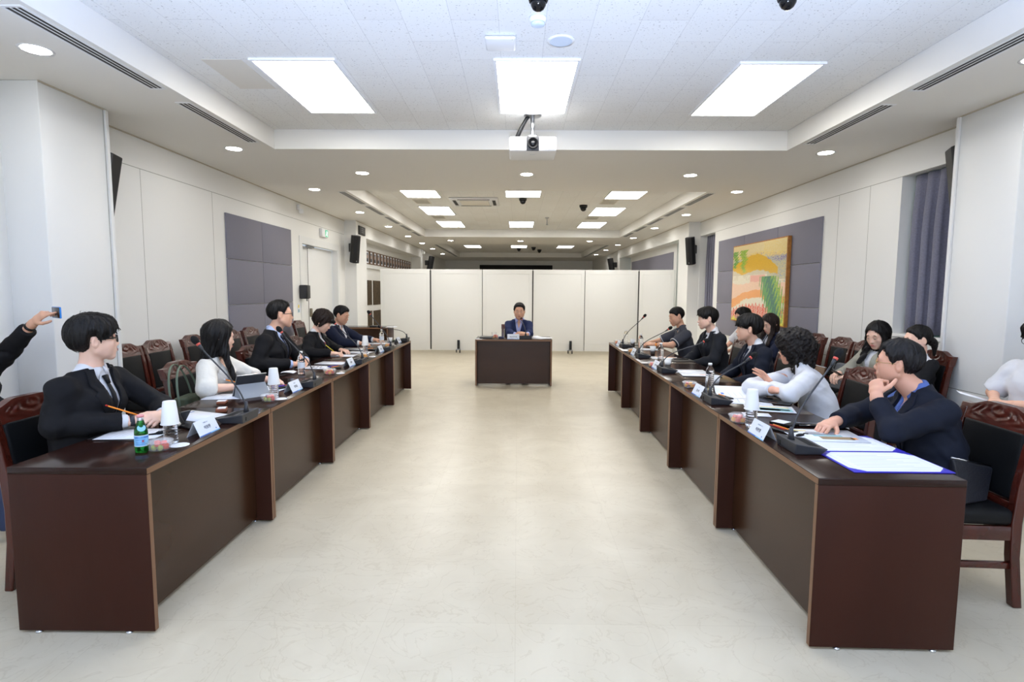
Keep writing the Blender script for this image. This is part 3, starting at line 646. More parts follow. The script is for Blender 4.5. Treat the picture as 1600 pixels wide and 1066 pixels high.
def nrm(v): v = np.asarray(v, float); return v/(np.linalg.norm(v)+1e-9)
class Cap:      # tapered capsule, optionally wider along axis S by the factor ws; flat = cut square at the far end
    def __init__(s, A, B, ra, rb, S=None, ws=1.0, flat=False):
        s.A = np.asarray(A, float); s.B = np.asarray(B, float); s.ra = ra; s.rb = rb; s.S = None if S is None else nrm(S); s.ws = ws; s.flat = flat
    def box(s, m): r = max(s.ra, s.rb)*max(1, s.ws)+m*max(1, s.ws); return np.minimum(s.A, s.B)-r, np.maximum(s.A, s.B)+r
    def ev(s, X, Y, Z):
        AB = s.B-s.A; L2 = AB@AB+1e-9; qx, qy, qz = X-s.A[0], Y-s.A[1], Z-s.A[2]
        tu = (qx*AB[0]+qy*AB[1]+qz*AB[2])/L2; t = np.clip(tu, 0, 1); qx = qx-t*AB[0]; qy = qy-t*AB[1]; qz = qz-t*AB[2]
        if s.S is not None:
            c = (qx*s.S[0]+qy*s.S[1]+qz*s.S[2])*(1-1/s.ws); qx = qx-c*s.S[0]; qy = qy-c*s.S[1]; qz = qz-c*s.S[2]
        d = np.sqrt(qx*qx+qy*qy+qz*qz)-(s.ra+(s.rb-s.ra)*t)
        if s.flat: d = np.maximum(d, (tu-1)*math.sqrt(L2))
        return d
class Ell:      # ellipsoid with axes given by the columns of R
    def __init__(s, c, r, R=None): s.c = np.asarray(c, float); s.r = np.asarray(r, float); s.R = np.eye(3) if R is None else R
    def box(s, m): e = (np.abs(s.R)*s.r).sum(1)+m*1.3; return s.c-e, s.c+e
    def ev(s, X, Y, Z):
        q = [X-s.c[0], Y-s.c[1], Z-s.c[2]]; R = s.R
        u = [(q[0]*R[0, i]+q[1]*R[1, i]+q[2]*R[2, i])/s.r[i] for i in range(3)]
        k0 = np.sqrt(u[0]**2+u[1]**2+u[2]**2); k1 = np.sqrt((u[0]/s.r[0])**2+(u[1]/s.r[1])**2+(u[2]/s.r[2])**2)
        return k0*(k0-1)/(k1+1e-6)
def prims_at(prims, P, infl=0.0):
    P = np.asarray(P, float); d = np.full(len(P), 9.)
    for p in prims: d = smin(d, p.ev(P[:, 0], P[:, 1], P[:, 2])-infl, .02)
    return d
def rayhit(prims, o, dr, infl=0, n=70, far=.62):        # march from outside towards the surface; a miss gives the closest approach
    p = np.asarray(o, float).copy(); dr = nrm(dr); best = (9, p); tr = 0
    for _ in range(n):
        d = prims_at(prims, p[None], infl)[0]
        if d < best[0]: best = (d, p)
        if d < .0008: return p
        st = max(d*.7, .0008); tr += st; p = p+dr*st
        if tr > far: break
    return best[1]
def mesh_obj(name, V, F, mats, parent=None, mi=None, smooth=True):
    me = bpy.data.meshes.new(name); me.vertices.add(len(V)); me.vertices.foreach_set('co', np.asarray(V, np.float32).ravel())
    me.loops.add(len(F)*4); me.loops.foreach_set('vertex_index', np.asarray(F, np.int32).ravel()); me.polygons.add(len(F))
    me.polygons.foreach_set('loop_start', np.arange(len(F), dtype=np.int32)*4); me.polygons.foreach_set('loop_total', np.full(len(F), 4, np.int32))
    for m in (mats if isinstance(mats, (list, tuple)) else [mats]): me.materials.append(M[m] if isinstance(m, str) else m)
    if mi is not None: me.polygons.foreach_set('material_index', np.asarray(mi, np.int32))
    me.polygons.foreach_set('use_smooth', np.full(len(F), smooth)); me.update(calc_edges=True); me.validate()
    o = bpy.data.objects.new(name, me); COL.objects.link(o)
    if parent: o.parent = parent
    return o
def relax(V, F, n=1, w=.5):
    for _ in range(n):
        S = np.zeros_like(V); c = np.zeros(len(V), np.float32)
        for k in range(4):
            a, b = F[:, k], F[:, (k+1) % 4]
            np.add.at(S, a, V[b]); np.add.at(c, a, 1); np.add.at(S, b, V[a]); np.add.at(c, b, 1)
        V = V*(1-w)+w*S/np.maximum(c, 1)[:, None]
    return V
# ---------------------------------------------------------------- materials for people
def skin(name, r, g, b_):
    m = flat(name, r, g, b_, .5, var=.05, vscale=14, spec=.35); p = m.node_tree.nodes['Principled BSDF']
    p.inputs['Subsurface Weight'].default_value = .12; p.inputs['Subsurface Radius'].default_value = (.012, .005, .003); p.inputs['Subsurface Scale'].default_value = 1
skin('skin_fair', 232, 190, 168); skin('skin_mid', 224, 176, 150); skin('skin_tan', 216, 166, 138); skin('skin_ruddy', 220, 166, 140)
flat('lip', 176, 98, 90, .45); flat('lip_red', 184, 70, 72, .4); flat('eye_white', 228, 224, 218, .2); flat('eye_dark', 22, 16, 14, .12); flat('brow', 28, 24, 22, .8)
def hairmat(name, c, stretch):
    m = mat(name, rgb(*c), .5, spec=.32, var=.5, vscale=70, stretch=stretch, bump=.5, bscale=130)
    return m
hairmat('hair_black', (20, 18, 18), (1, 1, .22)); hairmat('hair_brown', (38, 27, 23), (1, 1, .22)); hairmat('hair_curly', (26, 21, 20), (1, 1, 1)); hairmat('hair_grey', (34, 32, 33), (1, 1, .3))
def suit(n, r, g, b_): flat(n, r, g, b_, .8, spec=.22, bump=.45, bscale=13)
suit('suit_black', 23, 23, 26); suit('suit_charcoal', 32, 34, 40); suit('suit_navy', 30, 35, 55); suit('suit_dark_navy', 24, 28, 40); suit('suit_blue', 34, 44, 80)
flat('shirt_white', 212, 213, 218, .8, bump=.6, bscale=14); flat('blouse', 218, 215, 207, .85, bump=.7, bscale=16); flat('shirt_blue', 84, 108, 172, .8); flat('shirt_pale_blue', 176, 192, 228, .8); flat('shirt_lilac', 172, 178, 222, .8)
flat('polo_grey', 62, 64, 74, .85, bump=.1, bscale=400); flat('piping', 210, 210, 212, .8); flat('tie_black', 15, 17, 21, .6, spec=.25); flat('tie_navy', 30, 35, 52, .6, spec=.25); flat('knit_grey', 150, 148, 136, .9)
flat('trousers', 24, 25, 30, .85); flat('jeans', 44, 54, 82, .85); flat('shoe', 16, 16, 17, .35); flat('burgundy', 120, 34, 52, .6); flat('gold_wire', 190, 165, 110, .25, metal=1)
# ---------------------------------------------------------------- hands
def hand_prims(W, d, n, thumb, sz=1.0, curl=(.5, .55, .6, .65), c2=.75, th=.35, spread=.05):
    d = nrm(d); n = nrm(n-d*(n@d)); t = np.cross(n, d)*thumb      # t points to the thumb side
    P = [Cap(W-d*.02*sz, W+d*.025*sz, .024*sz, .023*sz, t, 1.25), Cap(W+d*.03*sz, W+d*.078*sz, .0165*sz, .0145*sz, t, 2.35)]
    Fg = []
    for i, (o, ln, cu) in enumerate(zip((.029, .0098, -.0098, -.028), (.94, 1.04, .98, .78), curl)):
        p = W+d*(.083-.006*abs(i-1.2))*sz+t*o*sz; a = 0; dd = nrm(d+t*(o/.03)*spread); r = .0088*sz
        for L, f in ((.043, 1.0), (.027, c2*1.3), (.021, c2*.8)):
            a += cu*f; v = dd*math.cos(a)+n*math.sin(a); q = p+v*L*ln*sz; Fg.append(Cap(p, q, r, r*.9)); p = q; r *= .9
    p = W+d*.022*sz+t*.026*sz+n*.004*sz; v = nrm(d*.72+t*.62+n*th)
    for L, r, b in ((.042, .0125, 0), (.032, .0105, .35), (.024, .0095, .25)):
        v = nrm(v+(d-t*.55+n*.35)*b); q = p+v*L*sz; Fg.append(Cap(p, q, r*sz, r*.9*sz)); p = q
    return P, Fg
# ---------------------------------------------------------------- heads (local frame: x right, y forward, z up, origin at the middle of the head)
def head_prims(sx=1.0, jaw=1.0, fem=0):
    a = []
    a += [(Ell((0, -.014, .034), (.0755*sx, .095, .086)), .0), (Ell((0, .022, -.022), (.061*sx, .068, .082)), .03)]
    for s in (-1, 1):
        a += [(Cap((s*.052*sx*jaw, -.004, -.052), (s*.018, .060, -.096), .020, .017), .03), (Ell((s*.041*sx, .050, -.022), (.024, .028, .026)), .025), (Ell((s*.040*sx*jaw, .030, -.055), (.022, .036, .036)), .03), (Cap((s*.054*sx, .0, .0), (s*.052*sx*jaw, -.004, -.05), .018, .018), .03)]
    a += [(Ell((0, .066, -.098), (.021*jaw, .018, .017)), .022), (Cap((-.036*sx, .071, .026), (.036*sx, .071, .026), .013, .013), .022)]
    sub = [(Ell((s*.032, .101, .001), (.021, .0165, .013)), .018) for s in (-1, 1)]
    b = [(Ell((s*.0315, .074, -.001), (.0145, .0125, .0115)), .006) for s in (-1, 1)]      # lids over the eyes
    b += [(Cap((0, .080, .012), (0, .096, -.029), .0075, .0105), .018), (Ell((0, .098, -.033), (.0110, .010, .009)), .010)]
    for s in (-1, 1): b += [(Ell((s*.0115, .090, -.037), (.0075, .009, .007)), .007)]
    b += [(Ell((0, .078, -.064), (.026, .016, .018)), .02), (Cap((-.016, .0865, -.0605), (.016, .0865, -.0605), .0048, .0048), .007), (Cap((-.014, .086, -.070), (.014, .086, -.070), .0055, .0055), .007)]
    for s in (-1, 1):
        R = np.array([[math.cos(.35), -math.sin(.35)*s, 0], [math.sin(.35)*s, math.cos(.35), 0], [0, 0, 1]])
        b += [(Ell((s*.082*sx, -.016, -.006), (.0105, .0185, .032), R), .006)]
    ear = [(Ell((s*.0935*sx, -.012, -.004), (.007, .010, .018)), .004) for s in (-1, 1)]
    return a, sub, b, ear
def hairline(phi, st):
    return np.interp(phi, [p*PI/180 for p in st[0]], st[1])
HL = {   # azimuth from the face (degrees) -> lowest z of the hair there
 'short': ([0, 28, 45, 60, 76, 92, 108, 122, 150, 180], [.078, .074, .062, .030, -.016, .020, .022, -.046, -.068, -.074]),
 'fringe': ([0, 25, 48, 64, 80, 92, 106, 120, 150, 180], [.030, .030, .022, .004, -.022, .012, .016, -.050, -.072, -.078]),
 'part': ([0, 22, 40, 62, 80, 92, 108, 122, 150, 180], [.060, .044, .028, .004, -.022, .014, .018, -.056, -.090, -.098]),
 'crop': ([0, 28, 50, 66, 78, 92, 108, 122, 150, 180], [.064, .062, .050, .018, -.008, .030, .030, -.035, -.055, -.062]),
 'long': ([0, 20, 40, 58, 75, 180], [.088, .080, .050, -.02, -.12, -.16]),
 'bob': ([0, 25, 45, 60, 78, 180], [.040, .034, .02, -.015, -.085, -.095]),
 'curly': ([0, 25, 45, 60, 80, 180], [.050, .045, .02, -.02, -.10, -.13]),
 'tied': ([0, 28, 50, 66, 80, 92, 108, 122, 150, 180], [.078, .068, .050, .008, -.014, .016, .018, -.05, -.06, -.065]),
}
def hair_field(style, sp, h, grav=(0, 0, -1), fwd=(0, 1, 0)):
    hl = HL[style]; tk = sp.get('hair_t', {'short': .017, 'fringe': .024, 'part': .021, 'crop': .012, 'long': .016, 'bob': .028, 'curly': .045, 'tied': .011}[style])
    lo, hi = ((-.20, -.36, -.50), (.20, .36, .20)) if style == 'long' else ((-.16, -.20, -.26), (.16, .17, .20)); f = Field(lo, hi, h)
    X, Y, Z = f.pts(tuple(slice(0, len(a)) for a in f.ax)); sx = sp.get('hsx', 1.0)
    top = Ell((0, -.014, .036), (.0765*sx+tk*.85, .096+tk, .087+tk)).ev(X, Y, Z)
    face = Ell((0, .010, -.018), (.066*sx+tk*.8, .080+tk*.5, .09)).ev(X, Y, Z); d = smin(top, face, .02)
    phi = np.abs(np.arctan2(np.abs(X), Y+.005)); z0 = hairline(phi, hl)
    sd = sp.get('seed', 1); ang = np.arctan2(X, Y+.03)
    nz = .0035*np.sin(ang*13+sd+14*Z+2*np.sin(Y*30))*np.sin(ang*7-2*sd+25*Z)+.0016*np.sin(ang*37+sd*3+30*Z+3*np.sin(X*40))
    if style == 'curly':
        nz = .012*np.sin(X*62+sd+2*np.sin(Z*40))*np.sin(Y*58+1+2*np.sin(X*50))*np.sin(Z*60+2*np.sin(Y*45))+.007*np.sin(X*120+3*np.sin(Z*70))*np.sin(Y*110+Z*60)
    if style == 'bob': nz = nz*1.6+.006*np.sin(ang*6+sd)*np.sin(Z*40)
    cut = (z0+nz*.9-Z)*.8
    if style in ('short', 'part', 'fringe', 'crop', 'tied'):
        d = d+tk*1.05*np.clip(1-(Z-z0)/.055, 0, 1)**1.3*np.clip((phi-.95)/.35, 0, 1)
        if style in ('short', 'tied', 'crop'): d = d+tk*.95*np.clip(1-(Z-z0)/.030, 0, 1)**1.2*np.clip((1.25-phi)/.3, 0, 1)
    if style == 'bob': d = d+.014*np.clip(1-(Z-z0)/.03, 0, 1)**2
    d = -smin(-(d-nz*(.9 if style != 'crop' else .4)), -cut, .008)
    if style in ('part', 'fringe'):
        d = smin(d, Ell((sp.get('part_x', .02), .055, .092), (.052, .042, .022+tk*.4)).ev(X, Y, Z)-nz, .02)
    if style == 'fringe':
        d = smin(d, np.maximum(Cap((-.045, .072, .052), (.045, .072, .052), .020, .020).ev(X, Y, Z), (z0+nz*2-Z))-nz*.5, .015)
    if style == 'long':
        fr = sp.get('front', (1, 1)); L = sp.get('hair_len', .26); G = np.asarray(grav); FW = np.asarray(fwd); b0 = V3(0, -.062, .02); b1 = b0+G*(L+.02)-FW*sp.get('back_off', .035)
        d = smin(d, Cap(b0, b1, .066, .052, (1, 0, 0), 1.35).ev(X, Y, Z)-nz*1.4, .03)
        for s, on in ((-1, fr[0]), (1, fr[1])):
            if on:
                a0 = V3(s*.072, -.005, .03); a1 = a0+G*.15+FW*.012; a2 = a0+G*L+FW*sp.get('front_off', .075)+V3(s*.012, 0, 0)
                d = smin(d, Cap(a0, a1, .022, .024, (0, 1, 0), 1.5).ev(X, Y, Z)-nz*1.4, .025); d = smin(d, Cap(a1, a2, .024, .017, (1, 0, 0), 1.35).ev(X, Y, Z)-nz*1.8, .02)
    if style == 'tied':
        d = smin(d, Ell((0, -.118, -.028), (.034, .034, .036)).ev(X, Y, Z)-nz, .02); d = smin(d, Cap((0, -.135, -.05), (.012, -.128, -.15), .026, .012).ev(X, Y, Z)-nz, .02)
    if style == 'curly':
        d = smin(d, Cap((0, -.055, .0), (0, -.06, -.15), .095, .075, (1, 0, 0), 1.15).ev(X, Y, Z)-nz*1.2, .04)
        # open the face again
    keep = Ell((0, .085, -.030 if style == 'long' else -.045), (.064*sx, .075, .098 if style == 'long' else .078)).ev(X, Y, Z) if style in ('long', 'curly', 'bob') else None
    if keep is not None: d = -smin(-d, keep, .012)
    f.D = np.broadcast_to(d, f.D.shape).astype(np.float32).copy(); return f
def tri(f, P):                 # value of a field at scattered points
    ix = []; fr = []
    for i in range(3):
        a = f.ax[i]; j = np.clip(np.searchsorted(a, P[:, i])-1, 0, len(a)-2); ix.append(j); fr.append(np.clip((P[:, i]-a[j])/(a[j+1]-a[j]), 0, 1))
    r = 0
    for dx in (0, 1):
        for dy in (0, 1):
            for dz in (0, 1): r = r+f.D[ix[0]+dx, ix[1]+dy, ix[2]+dz]*(fr[0] if dx else 1-fr[0])*(fr[1] if dy else 1-fr[1])*(fr[2] if dz else 1-fr[2])
    return r
def strands(f, V, sp, G):      # locks of hair combed over the hair volume
    g = np.random.default_rng(sp.get('seed', 1)); st = sp['hair']; n = sp.get('locks', 900); L = 11
    P = V[g.integers(0, len(V), n)].astype(float)+g.normal(0, .002, (n, 3)); e = .004; crown = V3(.012, -.055, .115)
    step = {'curly': .0075, 'long': .011, 'bob': .0085}.get(st, .0075)*g.uniform(.7, 1.2, n)[:, None]; lift = g.uniform(.0004, .0030, n); W = []; wig = g.uniform(0, 6.28, n); tr = []
    for k in range(L):
        N = np.stack([tri(f, P+V3(e, 0, 0))-tri(f, P-V3(e, 0, 0)), tri(f, P+V3(0, e, 0))-tri(f, P-V3(0, e, 0)), tri(f, P+V3(0, 0, e))-tri(f, P-V3(0, 0, e))], 1); N /= np.linalg.norm(N, axis=1)[:, None]+1e-6
        d = tri(f, P); want = lift*math.sin(PI*min(1, .25+k/(L-1)))*(2.2 if st == 'curly' else 1); P = P+N*np.clip(want-d, -.0022, .0035)[:, None]
        W.append(P.copy()); tr.append(N)
        if st == 'tied': c = V3(0, -.118, -.028)-P
        else: c = P-crown
        c = c/(np.linalg.norm(c, axis=1)[:, None]+1e-6)
        if st in ('long', 'bob', 'curly'): c = c*np.clip((P[:, 2:3]-.03)/.07, 0, 1)+G*1.0
        else: c = c+G*.35
        c = c-N*(c*N).sum(1)[:, None]*.9; c /= np.linalg.norm(c, axis=1)[:, None]+1e-6
        if st == 'curly': S = np.cross(N, c); c = c*.7+S*np.sin(wig+k*1.5)[:, None]*.9+N*np.cos(wig+k*1.5)[:, None]*.4
        else: S = np.cross(N, c); c = c+S*(.22*np.sin(wig+k*.5))[:, None]
        if st not in ('long', 'bob', 'curly'):
            ph = np.abs(np.arctan2(np.abs(P[:, 0]), P[:, 1]+.005)); go = P[:, 2] > hairline(ph, HL[st])+np.where(ph < 1.0, {'short': .002, 'crop': .004, 'tied': .004}.get(st, -.006), .004)+wig*.0008
            c = c*go[:, None]
        elif st != 'long' or k > 99:
            ph = np.abs(np.arctan2(np.abs(P[:, 0]), P[:, 1]+.005)); c = c*(P[:, 2] > hairline(ph, HL[st])-.004)[:, None]
        else:
            ph = np.abs(np.arctan2(np.abs(P[:, 0]), P[:, 1]+.005)); c = c*((P[:, 2] > hairline(ph, HL[st])+.004) | (ph > .9))[:, None]
        P = P+c*step
    vs = []; w0 = g.uniform(.0011, .0026, n)[:, None]
    for k in range(L):
        a = W[max(0, k-1)]; b = W[min(L-1, k+1)]; t_ = b-a; t_ /= np.linalg.norm(t_, axis=1)[:, None]+1e-6; S = np.cross(t_, tr[k]); S /= np.linalg.norm(S, axis=1)[:, None]+1e-6
        w_ = w0*math.sin(PI*(.12+.83*k/(L-1)))**.7; vs += [W[k]-S*w_, W[k]+S*w_+tr[k]*.0004]
    vs = np.stack(vs, 1); F_ = []; b0 = np.arange(n)*2*L
    for k in range(L-1): F_.append(np.stack([b0+2*k, b0+2*k+1, b0+2*k+3, b0+2*k+2], 1))
    return vs.reshape(-1, 3).astype(np.float32), np.concatenate(F_)
def rot(yaw, pitch=0, roll=0):    # columns: right, forward, up for a head that looks along yaw (degrees), pitch up positive
    y, p, r = [math.radians(a) for a in (yaw, pitch, roll)]
    f = V3(math.cos(y)*math.cos(p), math.sin(y)*math.cos(p), math.sin(p)); rt = V3(math.sin(y), -math.cos(y), 0); up = np.cross(rt, f)
    rt2 = rt*math.cos(r)+up*math.sin(r); up2 = -rt*math.sin(r)+up*math.cos(r); return np.stack([rt2, f, up2], 1)
class Xf:      # a head primitive carried into the world
    def __init__(s, p, c, R, k): s.p = p; s.c = c; s.R = R; s.k = k
    def box(s, m):
        lo, hi = s.p.box(m/s.k); C = (lo+hi)/2; E = (hi-lo)/2; e = (np.abs(s.R)*E).sum(1)*s.k; c = s.R @ C*s.k+s.c; return c-e, c+e
    def ev(s, X, Y, Z):
        q = [X-s.c[0], Y-s.c[1], Z-s.c[2]]; R = s.R; u = [(q[0]*R[0, i]+q[1]*R[1, i]+q[2]*R[2, i])/s.k for i in range(3)]
        return s.p.ev(*u)*s.k
def ik(S, Wp, L1, L2, hint):
    d = Wp-S; D = np.linalg.norm(d); u = d/D; D = min(D, (L1+L2)*.995); a = (L1*L1-L2*L2+D*D)/(2*D); h = math.sqrt(max(L1*L1-a*a, 1e-6))
    hv = hint-u*(hint@u); return S+u*a+nrm(hv)*h
def fold_noise(X, Y, Z, sd, amp):
    return amp*(np.sin(X*31+Z*23+sd+2*np.sin(Y*13+sd))*np.sin(Y*27-Z*19+2*sd)+.6*np.sin(Z*52+X*21+3*np.sin(Y*19+sd)))
def person(sp):
    """sp: hips, chest (between the shoulders), head (middle), yaw of the trunk, look (yaw, pitch, roll), arms {R/L: (elbow, wrist, finger direction, palm normal, curl, ...)}"""
    hips, chest, head = [np.asarray(sp[k], float) for k in ('hips', 'chest', 'head')]
    ty = math.radians(sp['yaw']); F = V3(math.cos(ty), math.sin(ty), 0); Lf = V3(-math.sin(ty), math.cos(ty), 0)
    up = nrm(chest-hips); Fw = nrm(F-up*(F@up)); k = sp.get('scale', 1.0); fat = sp.get('fat', 1.0); sw = sp.get('sw', .185)*k; h = sp.get('h', .008)
    t = thing('person', sp['label'], 'person', (hips[0], hips[1], 0))
    org = Vector((hips[0], hips[1], 0)); inv = lambda V: np.asarray(V)-np.array([hips[0], hips[1], 0])
    HR = rot(*sp['look']); hk = sp.get('hk', 1.0)
    Sh = {'L': chest+Lf*sw+up*(sp.get('shl', 0)-.022*k), 'R': chest-Lf*sw+up*(sp.get('shr', 0)-.022*k)}
    neck0 = chest+up*.035*k-Fw*.005; neck1 = head+HR @ V3(0, -.022, -.075)*hk
    waist = hips+(chest-hips)*.42-Fw*.01; rib = hips+(chest-hips)*.74+Fw*.008
    torso = [Cap(hips-up*.02, waist, .112*fat*k, .104*fat*k, Lf, 1.42), Cap(waist, rib, .104*fat*k, .112*k*(fat+1)/2, Lf, 1.40), Cap(rib, chest-up*.055*k, .112*k*(fat+1)/2, .078*k, Lf, 1.55)]
    shoulder = [Cap(Sh['R']-up*.008, Sh['L']-up*.008, .052*k, .052*k), Cap(chest+up*.0*k-Lf*.085*k, neck0+up*.035*k-Lf*.03*k, .048*k, .040*k), Cap(chest+Lf*.085*k, neck0+up*.035*k+Lf*.03*k, .048*k, .040*k)]
    if sp.get('fem'):
        for s in (-1, 1): torso.append(Ell(rib+up*.01+Fw*.062*k+Lf*s*.062*k, (.066*k, .060*k, .066*k)))
    arms = {}; hands = []; fingers = []; fine = []
    for sd, a in sp['arms'].items():
        E, Wp = np.asarray(a['e'], float), np.asarray(a['w'], float); g = sp.get('arm', 1.0)*k
        arms[sd] = (Cap(Sh[sd]-up*.01, E, .053*g, .041*g), Cap(E, Wp, .041*g, .027*g), E, Wp)
        if a.get('hand', True):
            P, Fg = hand_prims(Wp+nrm(a['d'])*.012, np.asarray(a['d'], float), np.asarray(a['n'], float), (1 if sd == 'L' else -1)*a.get('flip', 1), sp.get('hs', 1.0), a.get('curl', (.5, .55, .6, .65)), a.get('c2', .75), a.get('th', .35), a.get('spread', .05))
            hands += P; fingers += Fg; c = Wp+nrm(a['d'])*.075; fine.append((c-.10, c+.10))
    # legs: hip, knee, ankle of a seated person
    legs = []; feet = []
    for s in (-1, 1):
        hp = hips+Lf*s*.085*k-V3(0, 0, .02); kn = hp+F*.40*k+Lf*s*sp.get('knee', .05); kn[2] = .50*k; an = kn+F*sp.get('shin', -.04); an[2] = .085
        if 'leg' in sp: kn, an = [np.asarray(q, float) for q in sp['leg'][0 if s < 0 else 1]]
        legs += [Cap(hp, kn, .080*k, .058*k), Cap(kn, an, .055*k, .040*k)]; feet.append(Cap(an+F*.03-V3(0, 0, .045), an+F*.16-V3(0, 0, .052), .038, .030, Lf, 1.2))
    ha, hs_, hb, ear = head_prims(sp.get('hsx', 1.0), sp.get('jaw', 1.0)); X_ = lambda p: Xf(p, head, HR, hk)
    # ---- one continuous skin
    allp = torso+shoulder+legs+[c for a in arms.values() for c in a[:2]]+hands
    lo = np.min([p.box(.02)[0] for p in allp]+[head-.17], 0); hi = np.max([p.box(.02)[1] for p in allp]+[head+.17], 0); lo[2] = max(lo[2], .05)
    hh = sp.get('hf', h*.55); fine.append((head-.125*hk, head+.135*hk))
    f = Field(lo, hi, max(h*1.5, .010), fine, hh)
    for p in torso+shoulder: f.add(p, .03, -.006)
    for p in legs: f.add(p, .03, -.006)
    f.add(Cap(neck0-up*.02, neck1, .056*k*sp.get('nk', 1.0), .052*k*sp.get('nk', 1.0)), .03)
    for a in arms.values(): f.add(a[0], .025, -.004); f.add(a[1], .02, -.001)
    for p in hands: f.add(p, .012)
    for p in fingers: f.add(p, .0035)
    hd = Field(head-.16*hk, head+.16*hk, hh); hd.ax = [f.ax[i][(f.ax[i] > head[i]-.165*hk) & (f.ax[i] < head[i]+.165*hk)] for i in range(3)]; hd.D = np.full([len(a) for a in hd.ax], .2, np.float32)
    for p, kk in ha: hd.add(X_(p), kk*hk)
    for p, kk in hs_: hd.add(X_(p), kk*hk, 0, 'sub')
    for p, kk in hb: hd.add(X_(p), kk*hk)
    for p, kk in ear: hd.add(X_(p), kk*hk, 0, 'sub')
    r = tuple(slice(np.searchsorted(f.ax[i], hd.ax[i][0]), np.searchsorted(f.ax[i], hd.ax[i][0])+len(hd.ax[i])) for i in range(3)); f.D[r] = smin(f.D[r], hd.D, .018)
    V, Fc = f.mesh(); V = relax(V, Fc, 1, .35)
    mesh_obj('body', inv(V), Fc, sp.get('skin', 'skin_fair'), t)
    # ---- face details, each laid on the skin
    solid = [X_(p) for p, _ in ha+hb]
    def onface(x, z, off=0.0): return inv((rayhit(solid, head+HR @ V3(x, .20, z)*hk, HR @ V3(0, -1, 0))+HR @ V3(0, off, 0))[None])[0]
    for s in (-1, 1):
        m = MB(); m.tube([onface(s*(.0315+q*.0125), .030+.004*(1-abs(q+.2)*1.0)-.002*(q > .6), .0004) for q in (-1, -.5, 0, .5, 1)], [.0015, .0031, .0033, .0027, .0012], 6); m.build('eyebrow', 'brow', t)
        op = sp.get('eyes', .0034); c = onface(s*.0315, -.0005, 0)
        m = MB(); Rm = Matrix(HR.tolist()).to_4x4(); n_ = 12; pts = []
        m.ball((0, 0, 0), 1, 0, 12, .0125*hk, .0022*hk, op*hk); m.xf(Matrix.Translation(c) @ Rm); e = m.build('eye', 'eye_white', t)
        m = MB(); m.ball((0, .0012*hk, 0), 1, 0, 12, .0052*hk, .0022*hk, op*1.02*hk); m.xf(Matrix.Translation(c) @ Rm); m.build('iris', 'eye_dark', e)
        m = MB(); m.tube([onface(s*(.0315+q*.0135), op*.85*(1-q*q)+.0004, .0008) for q in (-1, -.5, 0, .5, 1)], [.0005, .0013, .0015, .0013, .0005], 5); m.build('eyelid_line', 'brow', e)
    lm = sp.get('lips', 'lip')
    m = MB(); m.tube([onface(q*.023, -.0635+.0010*(abs(q) < .3), -.0012) for q in (-1, -.5, 0, .5, 1)], [.0004, .0019, .0022, .0019, .0004], 6); m.tube([onface(q*.021, -.0695, -.0014) for q in (-1, -.5, 0, .5, 1)], [.0004, .0022, .0026, .0022, .0004], 6); m.build('lips', lm, t)
    # ---- hair
    f2 = hair_field(sp['hair'], sp, sp.get('hh', .0055), HR.T @ V3(0, 0, -1), HR.T @ F); V, Fc = f2.mesh(); V = relax(V, Fc, 1, .3)
    V2, F2 = strands(f2, V, sp, HR.T @ V3(0, 0, -1)); F2 = F2+len(V); V = np.concatenate([V, V2]); Fc = np.concatenate([Fc, F2])
    o = mesh_obj('hair', inv((V*hk) @ HR.T+head), Fc, sp.get('hairmat', 'hair_black'), t)
    # ---- clothing
    def rg(q): return q*.01
    cl = sp['top']; seedn = sp.get('seed', 1)
    def garment(name, matname, tors, armlen, infl, ainfl, neckcut, vopen=None, lap=False, hem=-.06, fold=.003, collar=None, cuffs=False, hh_=None):
        hg = hh_ or h; P = [(p, infl) for p in torso]+[(p, infl*.7) for p in shoulder]
        A = []
        for sd, a in arms.items():
            al = armlen.get(sd, 1.0) if isinstance(armlen, dict) else armlen; ln = np.linalg.norm(a[3]-a[2])
            if al > 1:
                A += [(Cap(Sh[sd]-up*.01, a[2], a[0].ra, a[0].rb+.004), ainfl), (Cap(a[2], a[2]+(a[3]-a[2])*(al-1), a[1].ra+.004, a[1].ra+(a[1].rb-a[1].ra)*(al-1)+.003, flat=True), ainfl)]
            else: A += [(Cap(Sh[sd]-up*.01, Sh[sd]+(a[2]-Sh[sd])*al, a[0].ra, a[0].rb+.014, flat=True), ainfl)]
        bl = np.min([p.box(i+.02)[0] for p, i in P+A], 0); bh = np.max([p.box(i+.02)[1] for p, i in P+A], 0); bl[2] = max(bl[2], hips[2]-.14)
        g = Field(bl, bh, hg)
        for p, i in P: g.add(p, .035, i)
        if lap or hem < -.05:
            g.add(Cap(hips-up*.10, hips, .118*fat*k, .114*fat*k, Lf, 1.42), .03, infl)
        for p, i in A: g.add(p, .022, i)
        if collar:
            g.add(Cap(neck0-up*.03+Fw*.0, neck0+nrm(neck1-neck0)*collar[0], .066*k*sp.get('nk', 1.0)+collar[1], .0585*k*sp.get('nk', 1.0)+collar[1], flat=True), .012)
        X, Y, Z = g.pts(tuple(slice(0, len(a)) for a in g.ax)); D = g.D
        qx, qy, qz = X-chest[0], Y-chest[1], Z-chest[2]
        u = qx*Lf[0]+qy*Lf[1]+qz*Lf[2]; v = qx*up[0]+qy*up[1]+qz*up[2]; w_ = qx*Fw[0]+qy*Fw[1]+qz*Fw[2]
        if fold:
            el = np.full(D.shape, 1.0, np.float32)
            D = D-np.maximum(fold_noise(X, Y, Z, seedn, fold), -.0012)*np.clip(np.abs(u)/.12+.25, 0, 1)
        D = np.maximum(D, (hips[2]+hem)-Z)
